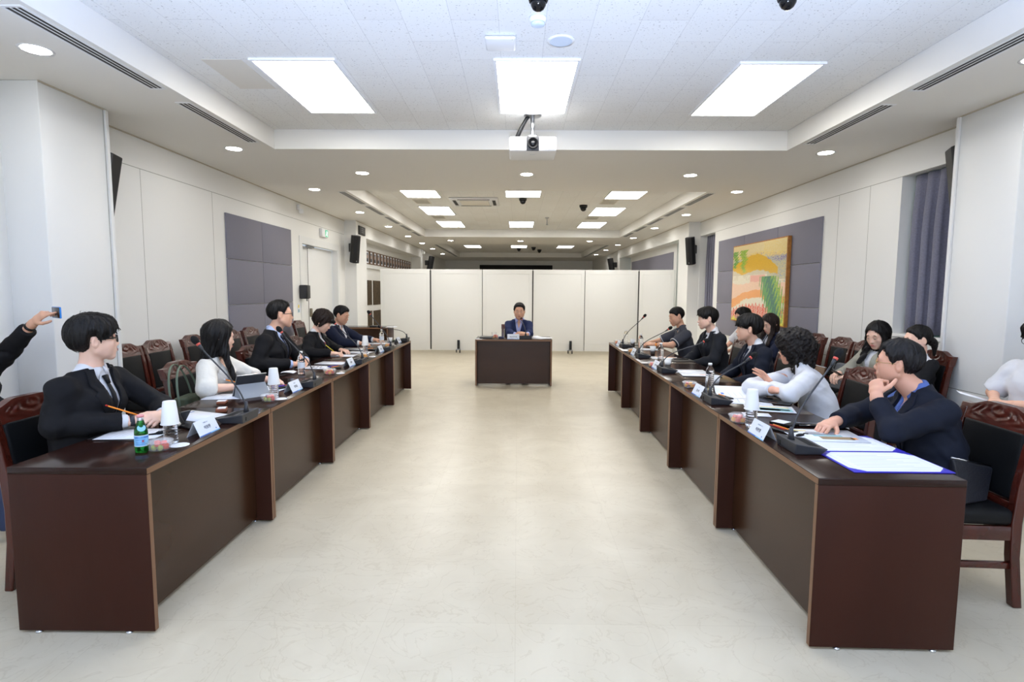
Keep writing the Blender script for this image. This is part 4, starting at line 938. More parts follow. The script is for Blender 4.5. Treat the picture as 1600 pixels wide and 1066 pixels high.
        if neckcut is not None:
            nd = nrm(neck1-neck0); c0 = neck0+nd*neckcut; D = np.maximum(D, np.minimum(((X-c0[0])*(nd[0]-.35*Fw[0])+(Y-c0[1])*(nd[1]-.35*Fw[1])+(Z-c0[2])*(nd[2]-.35*Fw[2]))*.9, .17-np.sqrt((X-c0[0])**2+(Y-c0[1])**2+(Z-c0[2])**2)))
        if vopen:
            top, bot, hw = vopen; wd = np.interp(v, [bot, top, top+.10], [0, hw, hw*1.15]); ins = np.minimum(np.minimum(wd-np.abs(u), .185-w_), np.minimum(np.minimum(v-bot, top+.11-v), w_+.01)); D = np.maximum(D, ins)
        g.D = D.astype(np.float32); V, Fc = g.mesh(); V = relax(V, Fc, 2, .4); return mesh_obj(name, inv(V), Fc, matname, t), g
    shirt_prims = torso+shoulder
    def lapels(jo, matname, vopen):
        top, bot, hw = vopen; JP = torso+shoulder
        for s in (-1, 1):
            vs = []; fs = []; nI, nJ = 22, 5
            for i in range(nI+1):
                q = i/nI; v = bot+(top+.034-bot)*q; wi = np.interp(v, [bot, top, top+.1], [0, hw, hw*1.15])+.001; lw = np.interp(q, [0, .3, .62, .66, .68, .74, .78, 1], [.004, .040, .074, .076, .050, .052, .066, .040])*sp.get('lapw', 1)
                for j in range(nJ+1):
                    uu = s*(wi+lw*j/nJ); o = chest+up*v+Lf*uu+Fw*.4; p = rayhit(JP, o, -Fw, .0225 if v < -.04 else .0185); vs.append(p+Fw*(.0035+.004*math.sin(PI*min(1, j/nJ+.0)*.5)))
            for i in range(nI):
                for j in range(nJ): a_ = i*(nJ+1)+j; fs.append((a_, a_+1, a_+nJ+2, a_+nJ+1))
            m = MB(); m.add(inv(np.array(vs)), fs, 0, True); o = m.build('lapel', matname, jo); so = o.modifiers.new('s', 'SOLIDIFY'); so.thickness = .004; so.offset = 0
    def collar(so_, matname, kw):
        nd = nrm(neck1-neck0); fx = nrm(Fw-nd*(nd@Fw)); lx = np.cross(nd, fx); nk_ = sp.get('nk', 1.0)*k; gap = kw.get('gap', 5); tip = kw.get('tip', 33); vs = []; fs = []; n = 40; ht = kw.get('ht', .050); drop = kw.get('drop', .045)
        for i in range(n+1):
            th = math.radians(gap+(360-2*gap)*i/n); a_ = abs(math.degrees(th)-180); fr = 180-a_      # fr: degrees from the front
            low = np.interp(fr, [gap, tip, tip+28, 180], [.4, 1, .12, 0]); dv = nrm(fx*math.cos(th)+lx*math.sin(th))
            tp = neck0+nd*(ht+.012*(fr/180)-.012)*k+dv*(.0585*nk_); bt = neck0+nd*(.018-drop*low)*k+dv*(.066+.018*low)*nk_; mid = (tp+bt)/2+dv*.006
            if low > .05: bt = rayhit(torso+shoulder, bt+fx*.25, -fx, .011) if fr < 75 else bt
            vs += [tp, mid, bt]
        for i in range(n):
            for j in range(2): a_ = i*3+j; fs.append((a_, a_+1, a_+4, a_+3))
        m = MB(); m.add(inv(np.array(vs)), fs, 0, True); o = m.build('collar', matname, so_); q = o.modifiers.new('s', 'SOLIDIFY'); q.thickness = .0035
        if kw.get('pipe'):
            m = MB(); m.tube([inv(np.array(vs[3*i+2])[None])[0] for i in range(n+1)], .0042, 6); m.build('collar_piping', kw['pipe'], o)
    for c in cl:
        kind = c[0]; kw = dict(c[2]) if len(c) > 2 else {}
        if kind == 'shirt':
            so_, _ = garment('shirt', c[1], 1, kw.get('arm', 1.96), .005, kw.get('ai', .006), kw.get('neckcut'), kw.get('v'), False, kw.get('hem', -.03), kw.get('fold', .002), kw.get('collar', (.030, .003)), hh_=kw.get('h'))
            if kw.get('wings', True): collar(so_, kw.get('cmat', c[1]), kw)
        elif kind == 'jacket':
            vo = kw.get('v', (.03, -.30, .066))
            jo, _ = garment('jacket', c[1], 1, kw.get('arm', 1.84), .020, .016, kw.get('neckcut', .03), vo, kw.get('lapel', True), kw.get('hem', -.10), kw.get('fold', .005), kw.get('collar', (.030, .015)), hh_=kw.get('h'))
            if kw.get('lapel', True): lapels(jo, c[1], vo)
        elif kind == 'tie':
            top = kw.get('top', .02); pts = []
            for i in range(9):
                vv = top-i*.043; pts.append(rayhit(shirt_prims, chest+up*vv+Fw*.4, -Fw, .010)+Fw*.007)
            pts = [inv(p[None])[0] for p in pts]; m = MB(); m.tube(pts, [.011]+[.015+.0022*i for i in range(8)], 8, sx=.28, up=tuple(Lf)); m.tube([pts[0]+up*.008+Fw*.004, pts[0]+(pts[1]-pts[0])*.75+Fw*.006], [.020, .012], 8, sx=.6, up=tuple(Lf)); m.build('necktie', c[1], t)
        elif kind == 'lanyard':
            m = MB()
            L = []
            for s in (-1, 1):
                pp = []
                for i in range(7): pp.append(inv((rayhit(shirt_prims, chest+up*(.04-i*.045)+Lf*s*(.06-.0095*i)+Fw*.4, -Fw, .024)+Fw*.002)[None])[0])
                m.tube(pp, .005, 6, sx=.3, up=tuple(Lf)); L.append(pp[-1])
            o = m.build('lanyard', c[1], t); q = (L[0]+L[1])/2; m = MB(); m.rbox(-.03, .03, -.002, .002, -.09, 0, .001); m.xf(Matrix.Translation(q) @ Matrix.Rotation(ty-PI/2, 4, 'Z')); m.build('badge', 'paper', o)
        elif kind == 'trousers':
            bl = np.min([p.box(.03)[0] for p in legs], 0); bh = np.max([p.box(.03)[1] for p in legs], 0); bl[2] = .06; g = Field(bl, bh, max(h*1.5, .012))
            for p in legs: g.add(p, .03, .010)
            g.add(Cap(hips-Lf*.05, hips+Lf*.05, .112*fat*k, .112*fat*k), .03, .006)
            V, Fc = g.mesh(); mesh_obj('trousers', inv(V), Fc, c[1], t)
            for q in feet:
                g = Field(q.box(.03)[0], q.box(.03)[1], .010); g.add(q, .01, .004); g.D = np.maximum(g.D, .002-g.pts(tuple(slice(0, len(a)) for a in g.ax))[2]).astype(np.float32)
                V, Fc = g.mesh(); mesh_obj('shoe', inv(V), Fc, 'shoe', t)
        elif kind == 'cuff_trim':
            for sd, a in arms.items():
                m = MB(); c0 = Sh[sd]+(a[2]-Sh[sd])*c[2]['at']; dd = nrm(a[2]-Sh[sd]); m.tube([inv((c0-dd*.006)[None])[0], inv((c0+dd*.003)[None])[0]], a[0].rb+.0295, 24); m.build('sleeve_piping', c[1], t)
    if sp.get('glasses'):
        m = MB(); gm, rr = sp['glasses']; lens = []
        for s in (-1, 1):
            ring = []
            for i in range(21):
                an = 2*PI*i/20; e_ = 2.6; cx_, cz_ = math.cos(an), math.sin(an); q = (abs(cx_)**e_+abs(cz_)**e_)**(-1/e_)
                ring.append(inv((head+HR @ V3(s*.033+.0245*cx_*q, .098-.006*abs(s*.033+.0245*cx_*q)/.06, .001+.0185*cz_*q)*hk)[None])[0])
            m.tube(ring, rr, 6, caps=False)
            m.tube([inv((head+HR @ V3(s*x, y, z)*hk)[None])[0] for x, y, z in ((.0575, .092, .010), (.074, .06, .009), (.083, -.015, .008), (.082, -.035, -.008))], [rr*1.4, rr*1.2, rr, rr], 6)
        m.tube([inv((head+HR @ V3(x, .099, .004)*hk)[None])[0] for x in (-.01, 0, .01)], rr, 6); m.build('glasses', gm, t)
    sp['_t'] = t; sp['_arms'] = arms; sp['_F'] = F; sp['_L'] = Lf; return t
# ================================================================== the people
def A(e, w, d, n, **k): return dict(e=e, w=w, d=np.asarray(d, float), n=np.asarray(n, float), **k)
TR = ('trousers', 'trousers')
# ---- left row
person(dict(label='person in black suit and black tie with thick glasses, nearest at the left desks', hips=(-2.36, 2.92, .55), chest=(-2.34, 2.99, 1.02), head=(-2.315, 3.0, 1.235), yaw=2, look=(48, 2, -3), sw=.20, h=.0065, hf=.0034, hh=.0045, hair='part', part_x=.0, hair_t=.028, seed=2,
    arms=dict(R=A((-2.345, 2.735, .815), (-2.11, 2.945, .795), (.75, .6, .05), (-.2, .2, -1), curl=(.75, .8, .85, .9)), L=A((-2.14, 3.25, .82), (-2.02, 3.09, .80), (.1, -.95, -.02), (-.55, -.1, -.6), curl=(.7, .75, .8, .85))),
    top=[('shirt', 'shirt_white'), ('tie', 'tie_black', dict(top=.012)), ('jacket', 'suit_black'), TR], glasses=('black_plastic', .0030)))
person(dict(label='person with long dark hair in a white blouse writing with an orange pencil', hips=(-2.38, 4.26, .53), chest=(-2.34, 4.23, .955), head=(-2.30, 4.24, 1.145), yaw=8, look=(44, -8, 0), sw=.165, scale=.93, fem=1, h=.007, hf=.0038, hh=.005, hair='long', hair_len=.36, seed=4, skin='skin_fair', lips='lip_red', knee=.0,
    arms=dict(R=A((-2.235, 3.92, .795), (-2.05, 4.09, .785), (.85, .5, -.05), (-.1, 0, -1), curl=(.7, .75, .8, .85)), L=A((-2.2, 4.5, .80), (-2.02, 4.42, .785), (.95, -.2, -.05), (0, 0, -1), curl=(.35, .4, .45, .5))),
    top=[('shirt', 'blouse', dict(arm=dict(R=1.12, L=1.15), ai=.022, fold=.006, neckcut=.012, v=(.03, -.11, .045), collar=None, wings=False, hem=-.06)), TR]))
person(dict(label='heavy person in black suit, pale blue collar and thin glasses at the third left desk', hips=(-2.46, 5.42, .55), chest=(-2.42, 5.44, 1.045), head=(-2.345, 5.47, 1.265), yaw=4, look=(30, 0, 0), sw=.215, scale=1.06, fat=1.14, hk=1.06, h=.008, hf=.0042, hh=.0055, hair='short', seed=5, skin='skin_mid', jaw=1.08, nk=1.12,
    arms=dict(R=A((-2.43, 5.10, .815), (-2.17, 5.30, .79), (.75, .65, 0), (-.2, .1, -1), curl=(.75, .8, .85, .9)), L=A((-2.28, 5.72, .82), (-2.12, 5.50, .80), (.3, -.9, .05), (-.5, -.1, -.7), curl=(.6, .7, .75, .8))),
    top=[('shirt', 'shirt_pale_blue'), ('tie', 'tie_navy', dict(top=.012)), ('jacket', 'suit_black'), TR], glasses=('black_plastic', .0022)))
person(dict(label='person with short brown wavy hair in a black jacket writing with a yellow pen', hips=(-2.46, 6.52, .53), chest=(-2.40, 6.52, .96), head=(-2.305, 6.53, 1.135), yaw=0, look=(8, -30, 0), sw=.165, scale=.93, fem=1, h=.009, hf=.0048, hh=.006, hair='bob', hairmat='hair_brown', seed=6, skin='skin_fair', lips='lip_red', eyes=.0022, knee=.0,
    arms=dict(R=A((-2.38, 6.22, .80), (-2.12, 6.27, .785), (.97, .1, -.02), (0, .1, -1), curl=(.75, .8, .85, .9)), L=A((-2.30, 6.83, .80), (-2.12, 6.62, .785), (.8, -.55, 0), (0, 0, -1), curl=(.5, .55, .6, .6))),
    top=[('shirt', 'shirt_white', dict(arm=1.5, v=(.03, -.10, .03), gap=14)), ('tie', 'burgundy', dict(top=-.06)), ('jacket', 'suit_black', dict(v=(.03, -.26, .055), arm=1.90)), TR]))
person(dict(label='person in navy jacket and open white shirt looking down, last at the left desks', hips=(-2.56, 7.72, .54), chest=(-2.52, 7.72, .965), head=(-2.45, 7.70, 1.155), yaw=-8, look=(-6, -20, 0), sw=.195, h=.009, hf=.0048, hh=.006, hair='short', seed=7, skin='skin_tan', eyes=.0022,
    arms=dict(R=A((-2.36, 7.43, .80), (-2.13, 7.44, .79), (.98, .1, -.02), (0, .1, -1), curl=(.5, .55, .6, .65)), L=A((-2.30, 8.02, .80), (-2.08, 7.99, .79), (.99, 0, -.02), (0, 0, -1), curl=(.35, .4, .4, .5))),
    top=[('shirt', 'shirt_white', dict(v=(.03, -.07, .028), gap=16, tip=42)), ('jacket', 'suit_navy', dict(v=(.03, -.30, .07), arm=1.80)), TR]))
# ---- chairman
person(dict(label='person in blue jacket and open lilac shirt speaking at the middle desk', hips=(.0, 9.44, .54), chest=(.03, 9.34, .965), head=(.035, 9.29, 1.165), yaw=-92, look=(-92, -4, 0), sw=.168, hk=1.08, h=.009, hf=.0048, hh=.006, hair='short', seed=8, skin='skin_tan', hsx=.97,
    arms=dict(R=A((-.125, 9.15, .805), (.01, 8.99, .79), (1, -.05, 0), (0, .2, -1), curl=(.5, .55, .6, .65)), L=A((.205, 9.15, .805), (.16, 8.99, .80), (-.8, -.1, .25), (-.1, .5, -.8), curl=(.3, .35, .4, .45))),
    top=[('shirt', 'shirt_lilac', dict(v=(.03, -.07, .026), gap=15, tip=40, arm=1.75)), ('jacket', 'suit_blue', dict(v=(.03, -.27, .06), arm=1.55)), TR]))
# ---- right row, from the far end
person(dict(label='person in dark grey polo shirt with white piping, last at the right desks', hips=(2.38, 7.66, .54), chest=(2.27, 7.63, .965), head=(2.185, 7.62, 1.17), yaw=180, look=(184, -16, 0), sw=.19, h=.009, hf=.0048, hh=.006, hair='crop', seed=9, skin='skin_tan', eyes=.0022, arm=1.06,
    arms=dict(L=A((2.06, 7.36, .80), (1.865, 7.53, .79), (-.75, .6, .05), (.3, .3, -.9), curl=(.6, .65, .7, .75)), R=A((2.02, 7.90, .80), (1.85, 7.74, .79), (-.65, -.7, .05), (.3, -.3, -.9), curl=(.6, .65, .7, .75))),
    top=[('shirt', 'polo_grey', dict(arm=.80, ai=.013, hem=-.08, v=(.03, -.04, .02), gap=9, tip=30, drop=.03, pipe='piping')), ('cuff_trim', 'piping', dict(at=.80)), TR]))
person(dict(label='person in dark charcoal suit with white shirt, second from the far end on the right', hips=(2.36, 6.52, .55), chest=(2.30, 6.50, 1.0), head=(2.215, 6.48, 1.20), yaw=182, look=(172, -5, 0), sw=.20, scale=1.03, h=.009, hf=.0046, hh=.006, hair='part', hair_t=.022, part_x=.02, seed=10, skin='skin_fair', eyes=.0026,
    arms=dict(L=A((2.22, 6.22, .745), (1.98, 6.36, .66), (-.8, .5, -.1), (0, 0, -1)), R=A((2.2, 6.78, .745), (1.98, 6.62, .66), (-.8, -.5, -.1), (0, 0, -1))),
    top=[('shirt', 'shirt_white'), ('tie', 'tie_black', dict(top=.012)), ('jacket', 'suit_charcoal', dict(v=(.03, -.34, .075))), TR]))
person(dict(label='young person in navy suit with a full black fringe, middle of the right desks', hips=(2.34, 5.30, .54), chest=(2.28, 5.27, .965), head=(2.20, 5.28, 1.165), yaw=178, look=(158, 0, 0), sw=.185, h=.008, hf=.0042, hh=.0055, hair='fringe', hair_t=.028, seed=11, skin='skin_mid',
    arms=dict(L=A((2.22, 5.02, .73), (1.99, 5.15, .65), (-.8, .5, -.1), (0, 0, -1)), R=A((2.2, 5.56, .73), (1.99, 5.42, .65), (-.8, -.5, -.1), (0, 0, -1))),
    top=[('shirt', 'shirt_white'), ('tie', 'tie_navy', dict(top=.012)), ('jacket', 'suit_dark_navy', dict(v=(.03, -.30, .062))), TR]))
person(dict(label='person with bushy curly hair and crossed arms in a white shirt at the right desks', hips=(2.33, 4.12, .53), chest=(2.16, 4.15, .915), head=(2.10, 4.20, 1.085), yaw=158, look=(132, -4, 6), sw=.175, fat=1.08, h=.0065, hf=.0038, hh=.0055, hair='curly', hairmat='hair_curly', seed=12, skin='skin_ruddy', shl=.0, nk=1.0, fem=1, hair_t=.042,
    arms=dict(L=A((1.90, 3.82, .805), (1.875, 4.03, .825), (-.35, .45, .62), (-.85, -.2, -.3), curl=(.22, .24, .26, .34), c2=.6, spread=.25, th=.1), R=A((1.765, 4.13, .805), (1.815, 3.91, .82), (.75, -.6, .0), (.2, 0, -.9), curl=(.3, .35, .4, .4))),
    top=[('shirt', 'shirt_white', dict(arm=dict(L=1.94, R=1.95), ai=.014, fold=.0045, hem=-.10, v=(.03, -.05, .02), gap=14, tip=36, drop=.03)), TR]))
person(dict(label='older person in dark navy jacket and blue shirt resting the chin on a fist', hips=(2.25, 2.92, .54), chest=(2.22, 3.03, .925), head=(2.125, 3.09, 1.122), yaw=170, look=(141, 1, 4), sw=.20, scale=1.02, fat=1.08, h=.0062, hf=.0034, hh=.0045, hair='short', hair_t=.019, hairmat='hair_grey', part_x=.03, seed=13, skin='skin_ruddy', jaw=1.06, nk=1.08, hs=1.08,
    arms=dict(L=A((1.92, 2.785, .815), (1.925, 2.94, .955), (.25, .5, .75), (.85, .2, -.45), curl=(1.25, 1.3, 1.3, 1.3), c2=1.0, th=.6), R=A((1.99, 3.22, .80), (1.76, 3.03, .80), (-.85, -.5, -.12), (.1, .1, -1), curl=(.55, .6, .65, .75))),
    top=[('shirt', 'shirt_blue', dict(arm=dict(L=1.86, R=1.72), v=(.03, -.07, .03), gap=16, tip=42)), ('jacket', 'suit_dark_navy', dict(v=(.03, -.28, .062), fold=.006, arm=dict(L=1.80, R=1.80))), TR], glasses=('gold_wire', .0013)))
# ---- people along the right wall
LAP = dict(L=A((3.30, 8.0, .80), (3.08, 8.1, .66), (-.7, .5, -.2), (0, 0, -1)), R=A((3.30, 8.5, .80), (3.08, 8.4, .66), (-.7, -.5, -.2), (0, 0, -1)))
def lap(x, y, z, dx=-.30, w=.22, dz=0, **k):
    return dict(L=A((x-.12, y-w-.02, z-.22), (x+dx, y-.10, z-.32+dz), (-.7, .5, -.1), (.1, .1, -1), **k), R=A((x-.12, y+w+.02, z-.22), (x+dx, y+.10, z-.32+dz), (-.7, -.5, -.1), (.1, -.1, -1), **k))
person(dict(label='person in white short sleeved top below the painting, hidden by the young man in navy', hips=(3.42, 8.25, .55), chest=(3.40, 8.24, .96), head=(3.34, 8.23, 1.155), yaw=180, look=(185, -22, 0), sw=.165, scale=.94, fem=1, h=.010, hf=.006, hh=.007, hair='long', hair_len=.16, front_off=-.01, front=(0, 0), seed=14, skin='skin_mid', eyes=.002, arms=lap(3.40, 8.24, .96), knee=0,
    top=[('shirt', 'shirt_white', dict(arm=.85, ai=.02, neckcut=.02, collar=None, wings=False, hem=-.08)), TR]))
person(dict(label='person with long hair, navy jacket and white lanyard in front of the painting', hips=(3.44, 7.32, .55), chest=(3.40, 7.31, .93), head=(3.31, 7.28, 1.10), yaw=185, look=(200, -26, 0), sw=.165, scale=.92, fem=1, h=.010, hf=.0055, hh=.0065, hair='long', hairmat='hair_brown', hair_len=.30, seed=15, skin='skin_fair', eyes=.002, lips='lip_red', knee=0, arms=lap(3.38, 7.31, .93, dz=.05),
    top=[('shirt', 'shirt_white', dict(arm=1.5, v=(.03, -.08, .03), gap=14)), ('jacket', 'suit_navy', dict(v=(.03, -.26, .06), arm=1.9)), ('lanyard', 'paper'), TR]))
person(dict(label='person with straight black hair and grey cardigan looking down at a phone', hips=(3.47, 5.30, .55), chest=(3.46, 5.28, .945), head=(3.40, 5.24, 1.115), yaw=190, look=(206, -22, 0), sw=.165, scale=.92, fem=1, h=.009, hf=.005, hh=.006, hair='long', hair_len=.30, front=(1, 1), seed=16, skin='skin_fair', eyes=.0022, lips='lip_red', knee=0, arms=lap(3.42, 5.28, .945, dx=-.28, dz=.10),
    top=[('shirt', 'shirt_white', dict(arm=1.4, neckcut=.015, collar=None, wings=False)), ('jacket', 'knit_grey', dict(v=(.03, -.34, .05), lapel=False, arm=1.85, fold=.006)), TR]))
person(dict(label='person with tied back hair in a black suit, seen in profile before the dark curtain', hips=(3.50, 4.90, .55), chest=(3.52, 4.87, .925), head=(3.48, 4.83, 1.105), yaw=180, look=(170, -8, 0), sw=.165, scale=.93, fem=1, h=.009, hf=.005, hh=.006, hair='tied', seed=17, skin='skin_fair', eyes=.0024, knee=0, arms=lap(3.46, 4.87, .925, dx=-.26, dz=.06),
    top=[('shirt', 'shirt_white', dict(arm=1.4, v=(.03, -.08, .03), gap=14)), ('jacket', 'suit_black', dict(v=(.03, -.28, .05), arm=1.9)), TR]))
person(dict(label='person in white short sleeved top with glasses, cut off by the right picture edge', hips=(3.55, 3.80, .56), chest=(3.58, 3.79, 1.0), head=(3.555, 3.765, 1.205), yaw=178, look=(188, -10, 0), sw=.18, h=.0085, hf=.005, hh=.0055, hair='part', hair_t=.026, seed=18, skin='skin_mid', arms=dict(L=A((3.52, 3.54, .79), (3.40, 3.72, .765), (-.6, .75, 0), (.1, .1, -1)), R=A((3.50, 4.05, .79), (3.37, 3.88, .765), (-.6, -.7, 0), (.1, -.1, -1))),
    top=[('shirt', 'shirt_white', dict(arm=.88, ai=.022, fold=.005, neckcut=.02, collar=(.02, .004), wings=False, hem=-.06)), TR], glasses=('black_plastic', .0022)))
# ---- the phone photographer behind the nearest man on the left
person(dict(label='person in black jacket holding a phone up at the left picture edge', hips=(-3.52, 3.42, .55), chest=(-3.50, 3.45, .98), head=(-3.52, 3.47, 1.19), yaw=15, look=(30, 2, 0), sw=.19, h=.0075, hf=.004, hh=.006, hair='short', seed=19, skin='skin_tan',
    arms=dict(R=A((-3.24, 3.30, .82), (-3.05, 3.38, .68), (.9, .3, -.2), (0, .2, -1)), L=A((-3.37, 3.62, 1.10), (-3.145, 3.56, 1.285), (.55, -.05, .45), (.35, .75, -.35), curl=(.25, .8, 1.0, 1.1), c2=.6, th=.2)),
    leg=[((-3.18, 3.30, .50), (-3.06, 3.2, .085)), ((-3.15, 3.52, .50), (-3.12, 3.5, .085))],
    top=[('shirt', 'shirt_white', dict(arm=.8, v=(.03, -.08, .03), gap=14)), ('jacket', 'suit_black', dict(arm=dict(L=1.72, R=1.84))), ('trousers', 'jeans')]))
# ---- things on the walls, desks and chairs
# ================================================================== painting on the right wall
def painting():
    y0, y1, z0, z1 = 8.06, 10.03, 1.02, 2.30
    t = thing('framed_painting', 'large colourful abstract landscape painting on the right wall', 'painting', (3.915, 8.06, z0))
    W, H = y1-y0, z1-z0; nu, nv = 190, 150
    def n2(u, v, s): return math.sin(u*s+1.7*math.sin(v*s*.7))*math.sin(v*s*1.3+2.1*math.sin(u*s*.6))
    R = random.Random(3); pal = {k: rgb(*c) for k, c in dict(tan=(226, 205, 150), sand=(232, 205, 128), ochre=(224, 178, 58), beige=(214, 200, 168), cream=(232, 222, 196), rose=(232, 170, 150), peach=(240, 200, 168), orange=(240, 164, 92), coral=(226, 106, 84), yellow=(234, 212, 72), purple=(126, 108, 176), grn=(96, 156, 82), lime=(164, 188, 66), pine=(58, 112, 92), mist=(196, 192, 160), blue=(140, 150, 176)).items()}
    def colour(u, v):             # u from the far edge to the near edge, v downwards
        w1 = .02*math.sin(u*9)+.012*n2(u, v, 30); dab = n2(u*3, v*.55, 34); fine = R.random()
        arch = .20*(u-.5)**2
        c = 'tan' if v < .13+w1 else 'sand' if v < .17+w1 else 'mist'
        if v < .2 and u > .62 and fine < .5: c = 'sand'
        if .14 < v-w1 < .255 and u > .30 and fine < .10+.85*max(0, (u-.45))*max(0, 1-abs(v-.205-.02*u)/.055): c = 'purple'
        if u > .72 and .25 < v < .62 and fine < .3: c = 'blue' if fine < .14 else 'sand'
        top = .25-.10*math.sin(min(1, u/.9)*PI)+.30*max(0, u-.55)**1.4; bot = .31+.06*math.sin(u*5)+.32*max(0, u-.45)
        if top+w1 < v < bot+w1 and u < .87: c = 'ochre'
        if v >= bot+w1 and u < .7: c = 'beige' if (v < .40 or dab > .4) else 'cream'
        if .40 < v < .52 and .38 < u < .66+w1: c = 'rose'
        if v > .46 and c in ('beige', 'mist', 'ochre'): c = 'cream'
        if v > .50+w1*.8: c = 'peach'
        if v > .60+arch*1.2+.10*max(0, .25-u)*4*.6+w1*.6: c = 'orange'
        if v > .70+arch*.9+.14*max(0, .25-u)*3+w1*.6+.012*dab: c = 'cream'
        if v > .78+arch*.6+.10*max(0, .2-u)*3+.022*math.sin(u*95)+w1*.4: c = 'coral' if (u*56) % 1 > .2 and (v*20+.37*int(u*56)) % 1 > .12 else 'rose' if fine < .4 else 'cream'
        if v > .955-.10*max(0, u-.62)*2+.022*math.sin(u*80)+w1*.5: c = 'yellow' if fine > .18 else 'lime'
        # plants
        for pu, pw, va, vb in ((.06, .065, .07, .30), (.235, .075, .06, .36)):
            if va < v < vb and abs(u-pu-.02*math.sin(v*40)) < pw*(1-.6*((v-va)/(vb-va)))+.02*math.sin(v*160+u*90) and fine < .92: c = 'lime' if (u > .15 and fine > .25) or fine > .75 else 'grn'
        s = (v-.42)/.55
        if 0 < s < 1:
            ce = .72+.17*s; hw = (.13+.07*math.sin(s*PI))*(1-.35*s)+.035*math.sin((u-ce)*160+v*60)
            if abs(u-ce) < hw:
                q = (u-ce)/hw+.25*math.sin(u*120+v*50); c = 'pine' if abs(q+.05) < .32 and fine < .85 else 'grn' if q < .45 or fine < .35 else 'lime'
        j = .93+.12*fine
        return tuple(min(1, x*j) for x in pal[c])
    vs = []; fs = []; cols = []
    for j in range(nv+1):
        for i in range(nu+1): u, v = i/nu, j/nv; vs.append((-.053, W*(1-u), H*(1-v))); cols.append(colour(u, v))
    for j in range(nv):
        for i in range(nu): a = j*(nu+1)+i; fs.append((a, a+nu+1, a+nu+2, a+1))
    m = MB(); m.add(vs, fs, 0, True)
    pm = mat('painted_canvas', (1, 1, 1), .18, spec=.5); nt = pm.node_tree; at_ = nt.nodes.new('ShaderNodeAttribute'); at_.attribute_name = 'paint'; nt.links.new(at_.outputs['Color'], nt.nodes['Principled BSDF'].inputs['Base Color'])
    o = m.build('canvas', 'painted_canvas', t, clean=False); ca = o.data.color_attributes.new('paint', 'FLOAT_COLOR', 'POINT'); ca.data.foreach_set('color', np.array([(*c, 1) for c in cols], np.float32).ravel())
    m = MB(); b = .018
    m.box(-.05, 0, -b, 0, -b, H+b); m.box(-.05, 0, W, W+b, -b, H+b); m.box(-.05, 0, 0, W, H, H+b); m.box(-.05, 0, 0, W, -b, 0); m.box(-.0525, -.002, 0, W, 0, H)
    m.build('edge_frame', 'canvas_edge', t)
painting()
# ================================================================== table microphones
TZ = TOP
def mic(x, y, side, lab, tip, head=True):
    """side: +1 the speaker sits towards +x, -1 towards -x, 0 towards +y (chairman); tip: where the windscreen is"""
    rz = {1: 0, -1: PI, 0: PI/2}[side]; t = thing('table_microphone', lab, 'microphone', (x, y, TZ), rz, 'gooseneck microphones')
    m = MB(); hw, hd = .105, .068
    top = [(-hd-.004, .058), (hd+.012, .030)]
    vs = [(-hd, -hw+.012, .0), (hd-.012, -hw+.012, .0), (hd-.012, hw-.012, .0), (-hd, hw-.012, .0), (-hd-.004, -hw, .055), (hd+.014, -hw, .030), (hd+.014, hw, .030), (-hd-.004, hw, .055)]
    m.add(vs, [(3, 2, 1, 0), (4, 5, 6, 7), (0, 1, 5, 4), (1, 2, 6, 5), (2, 3, 7, 6), (3, 0, 4, 7)])
    o = m.build('base', 'grey_plastic', t); b = o.modifiers.new('b', 'BEVEL'); b.width = .005; b.segments = 2
    sl = math.atan2(-.025, 2*hd+.018)
    def ontop(u, v, w=.0006): return (u, v, .055+(u+hd+.004)*(-.025/(2*hd+.018))+w)
    m = MB(); m.add([ontop(.0, -.085), ontop(.055, -.085), ontop(.055, .07), ontop(.0, .07)], [(0, 1, 2, 3)]); m.build('speaker_grille', 'foam', t)
    m = MB(); a, c = ontop(-.03, .03), ontop(-.012, .085); m.add([a, ontop(-.03, .085), c, ontop(-.012, .03)], [(0, 1, 2, 3)]); m.build('button_strip', 'metal', t)
    MB().rbox(-hd-.0045, -hd, .05, .062, .012, .034, .001).build('side_port', 'black_plastic', t)
    # neck in local coordinates
    M_ = Matrix.Rotation(-rz, 3, 'Z'); lt = M_ @ (Vector(tip)-Vector((x, y, TZ))); r0 = Vector(ontop(-.045, .0)); mid1 = r0+Vector((.0, 0, .09)); pts = []
    P0, P1_, P2_, P3 = r0, r0+Vector((.004, 0, .16)), lt-(lt-r0).normalized()*.16, lt
    for i in range(15): q = i/14; pts.append(P0*(1-q)**3+P1_*3*q*(1-q)**2+P2_*3*q*q*(1-q)+P3*q**3)
    m = MB(); m.tube(pts[:13], .0046, 8); nk = m.build('gooseneck', 'grey_plastic', t)
    m = MB(); m.lathe([(.017, 0), (.012, .03), (.007, .062)], 14); m.xf(Matrix.Translation(r0-Vector((0, 0, .002)))); m.build('neck_socket', 'grey_plastic', nk)
    d = (pts[-1]-pts[-3]).normalized(); e = pts[12]; m = MB(); m.tube([e, e+d*.018, e+d*.036], [.006, .0085, .0105], 12); m.build('collar', 'grey_plastic', nk)
    m = MB(); m.tube([e+d*.036, e+d*.048], .0118, 14); m.build('light_ring', 'mic_ring', nk)
    m = MB(); q = Matrix.Translation(e+d*.072) @ d.to_track_quat('Z', 'Y').to_matrix().to_4x4(); m.ball((0, 0, 0), .0205, 0, 14, 1, 1, 1.4); m.xf(q); m.build('foam_windscreen', 'foam', nk)
    return t
mic(-1.625, 3.17, -1, 'gooseneck microphone on the nearest left desk', (-1.845, 3.14, 1.22)); mic(-1.655, 4.345, -1, 'gooseneck microphone on the second left desk', (-1.86, 4.30, 1.20)); mic(-1.66, 5.72, -1, 'gooseneck microphone on the third left desk', (-1.90, 5.70, 1.18))
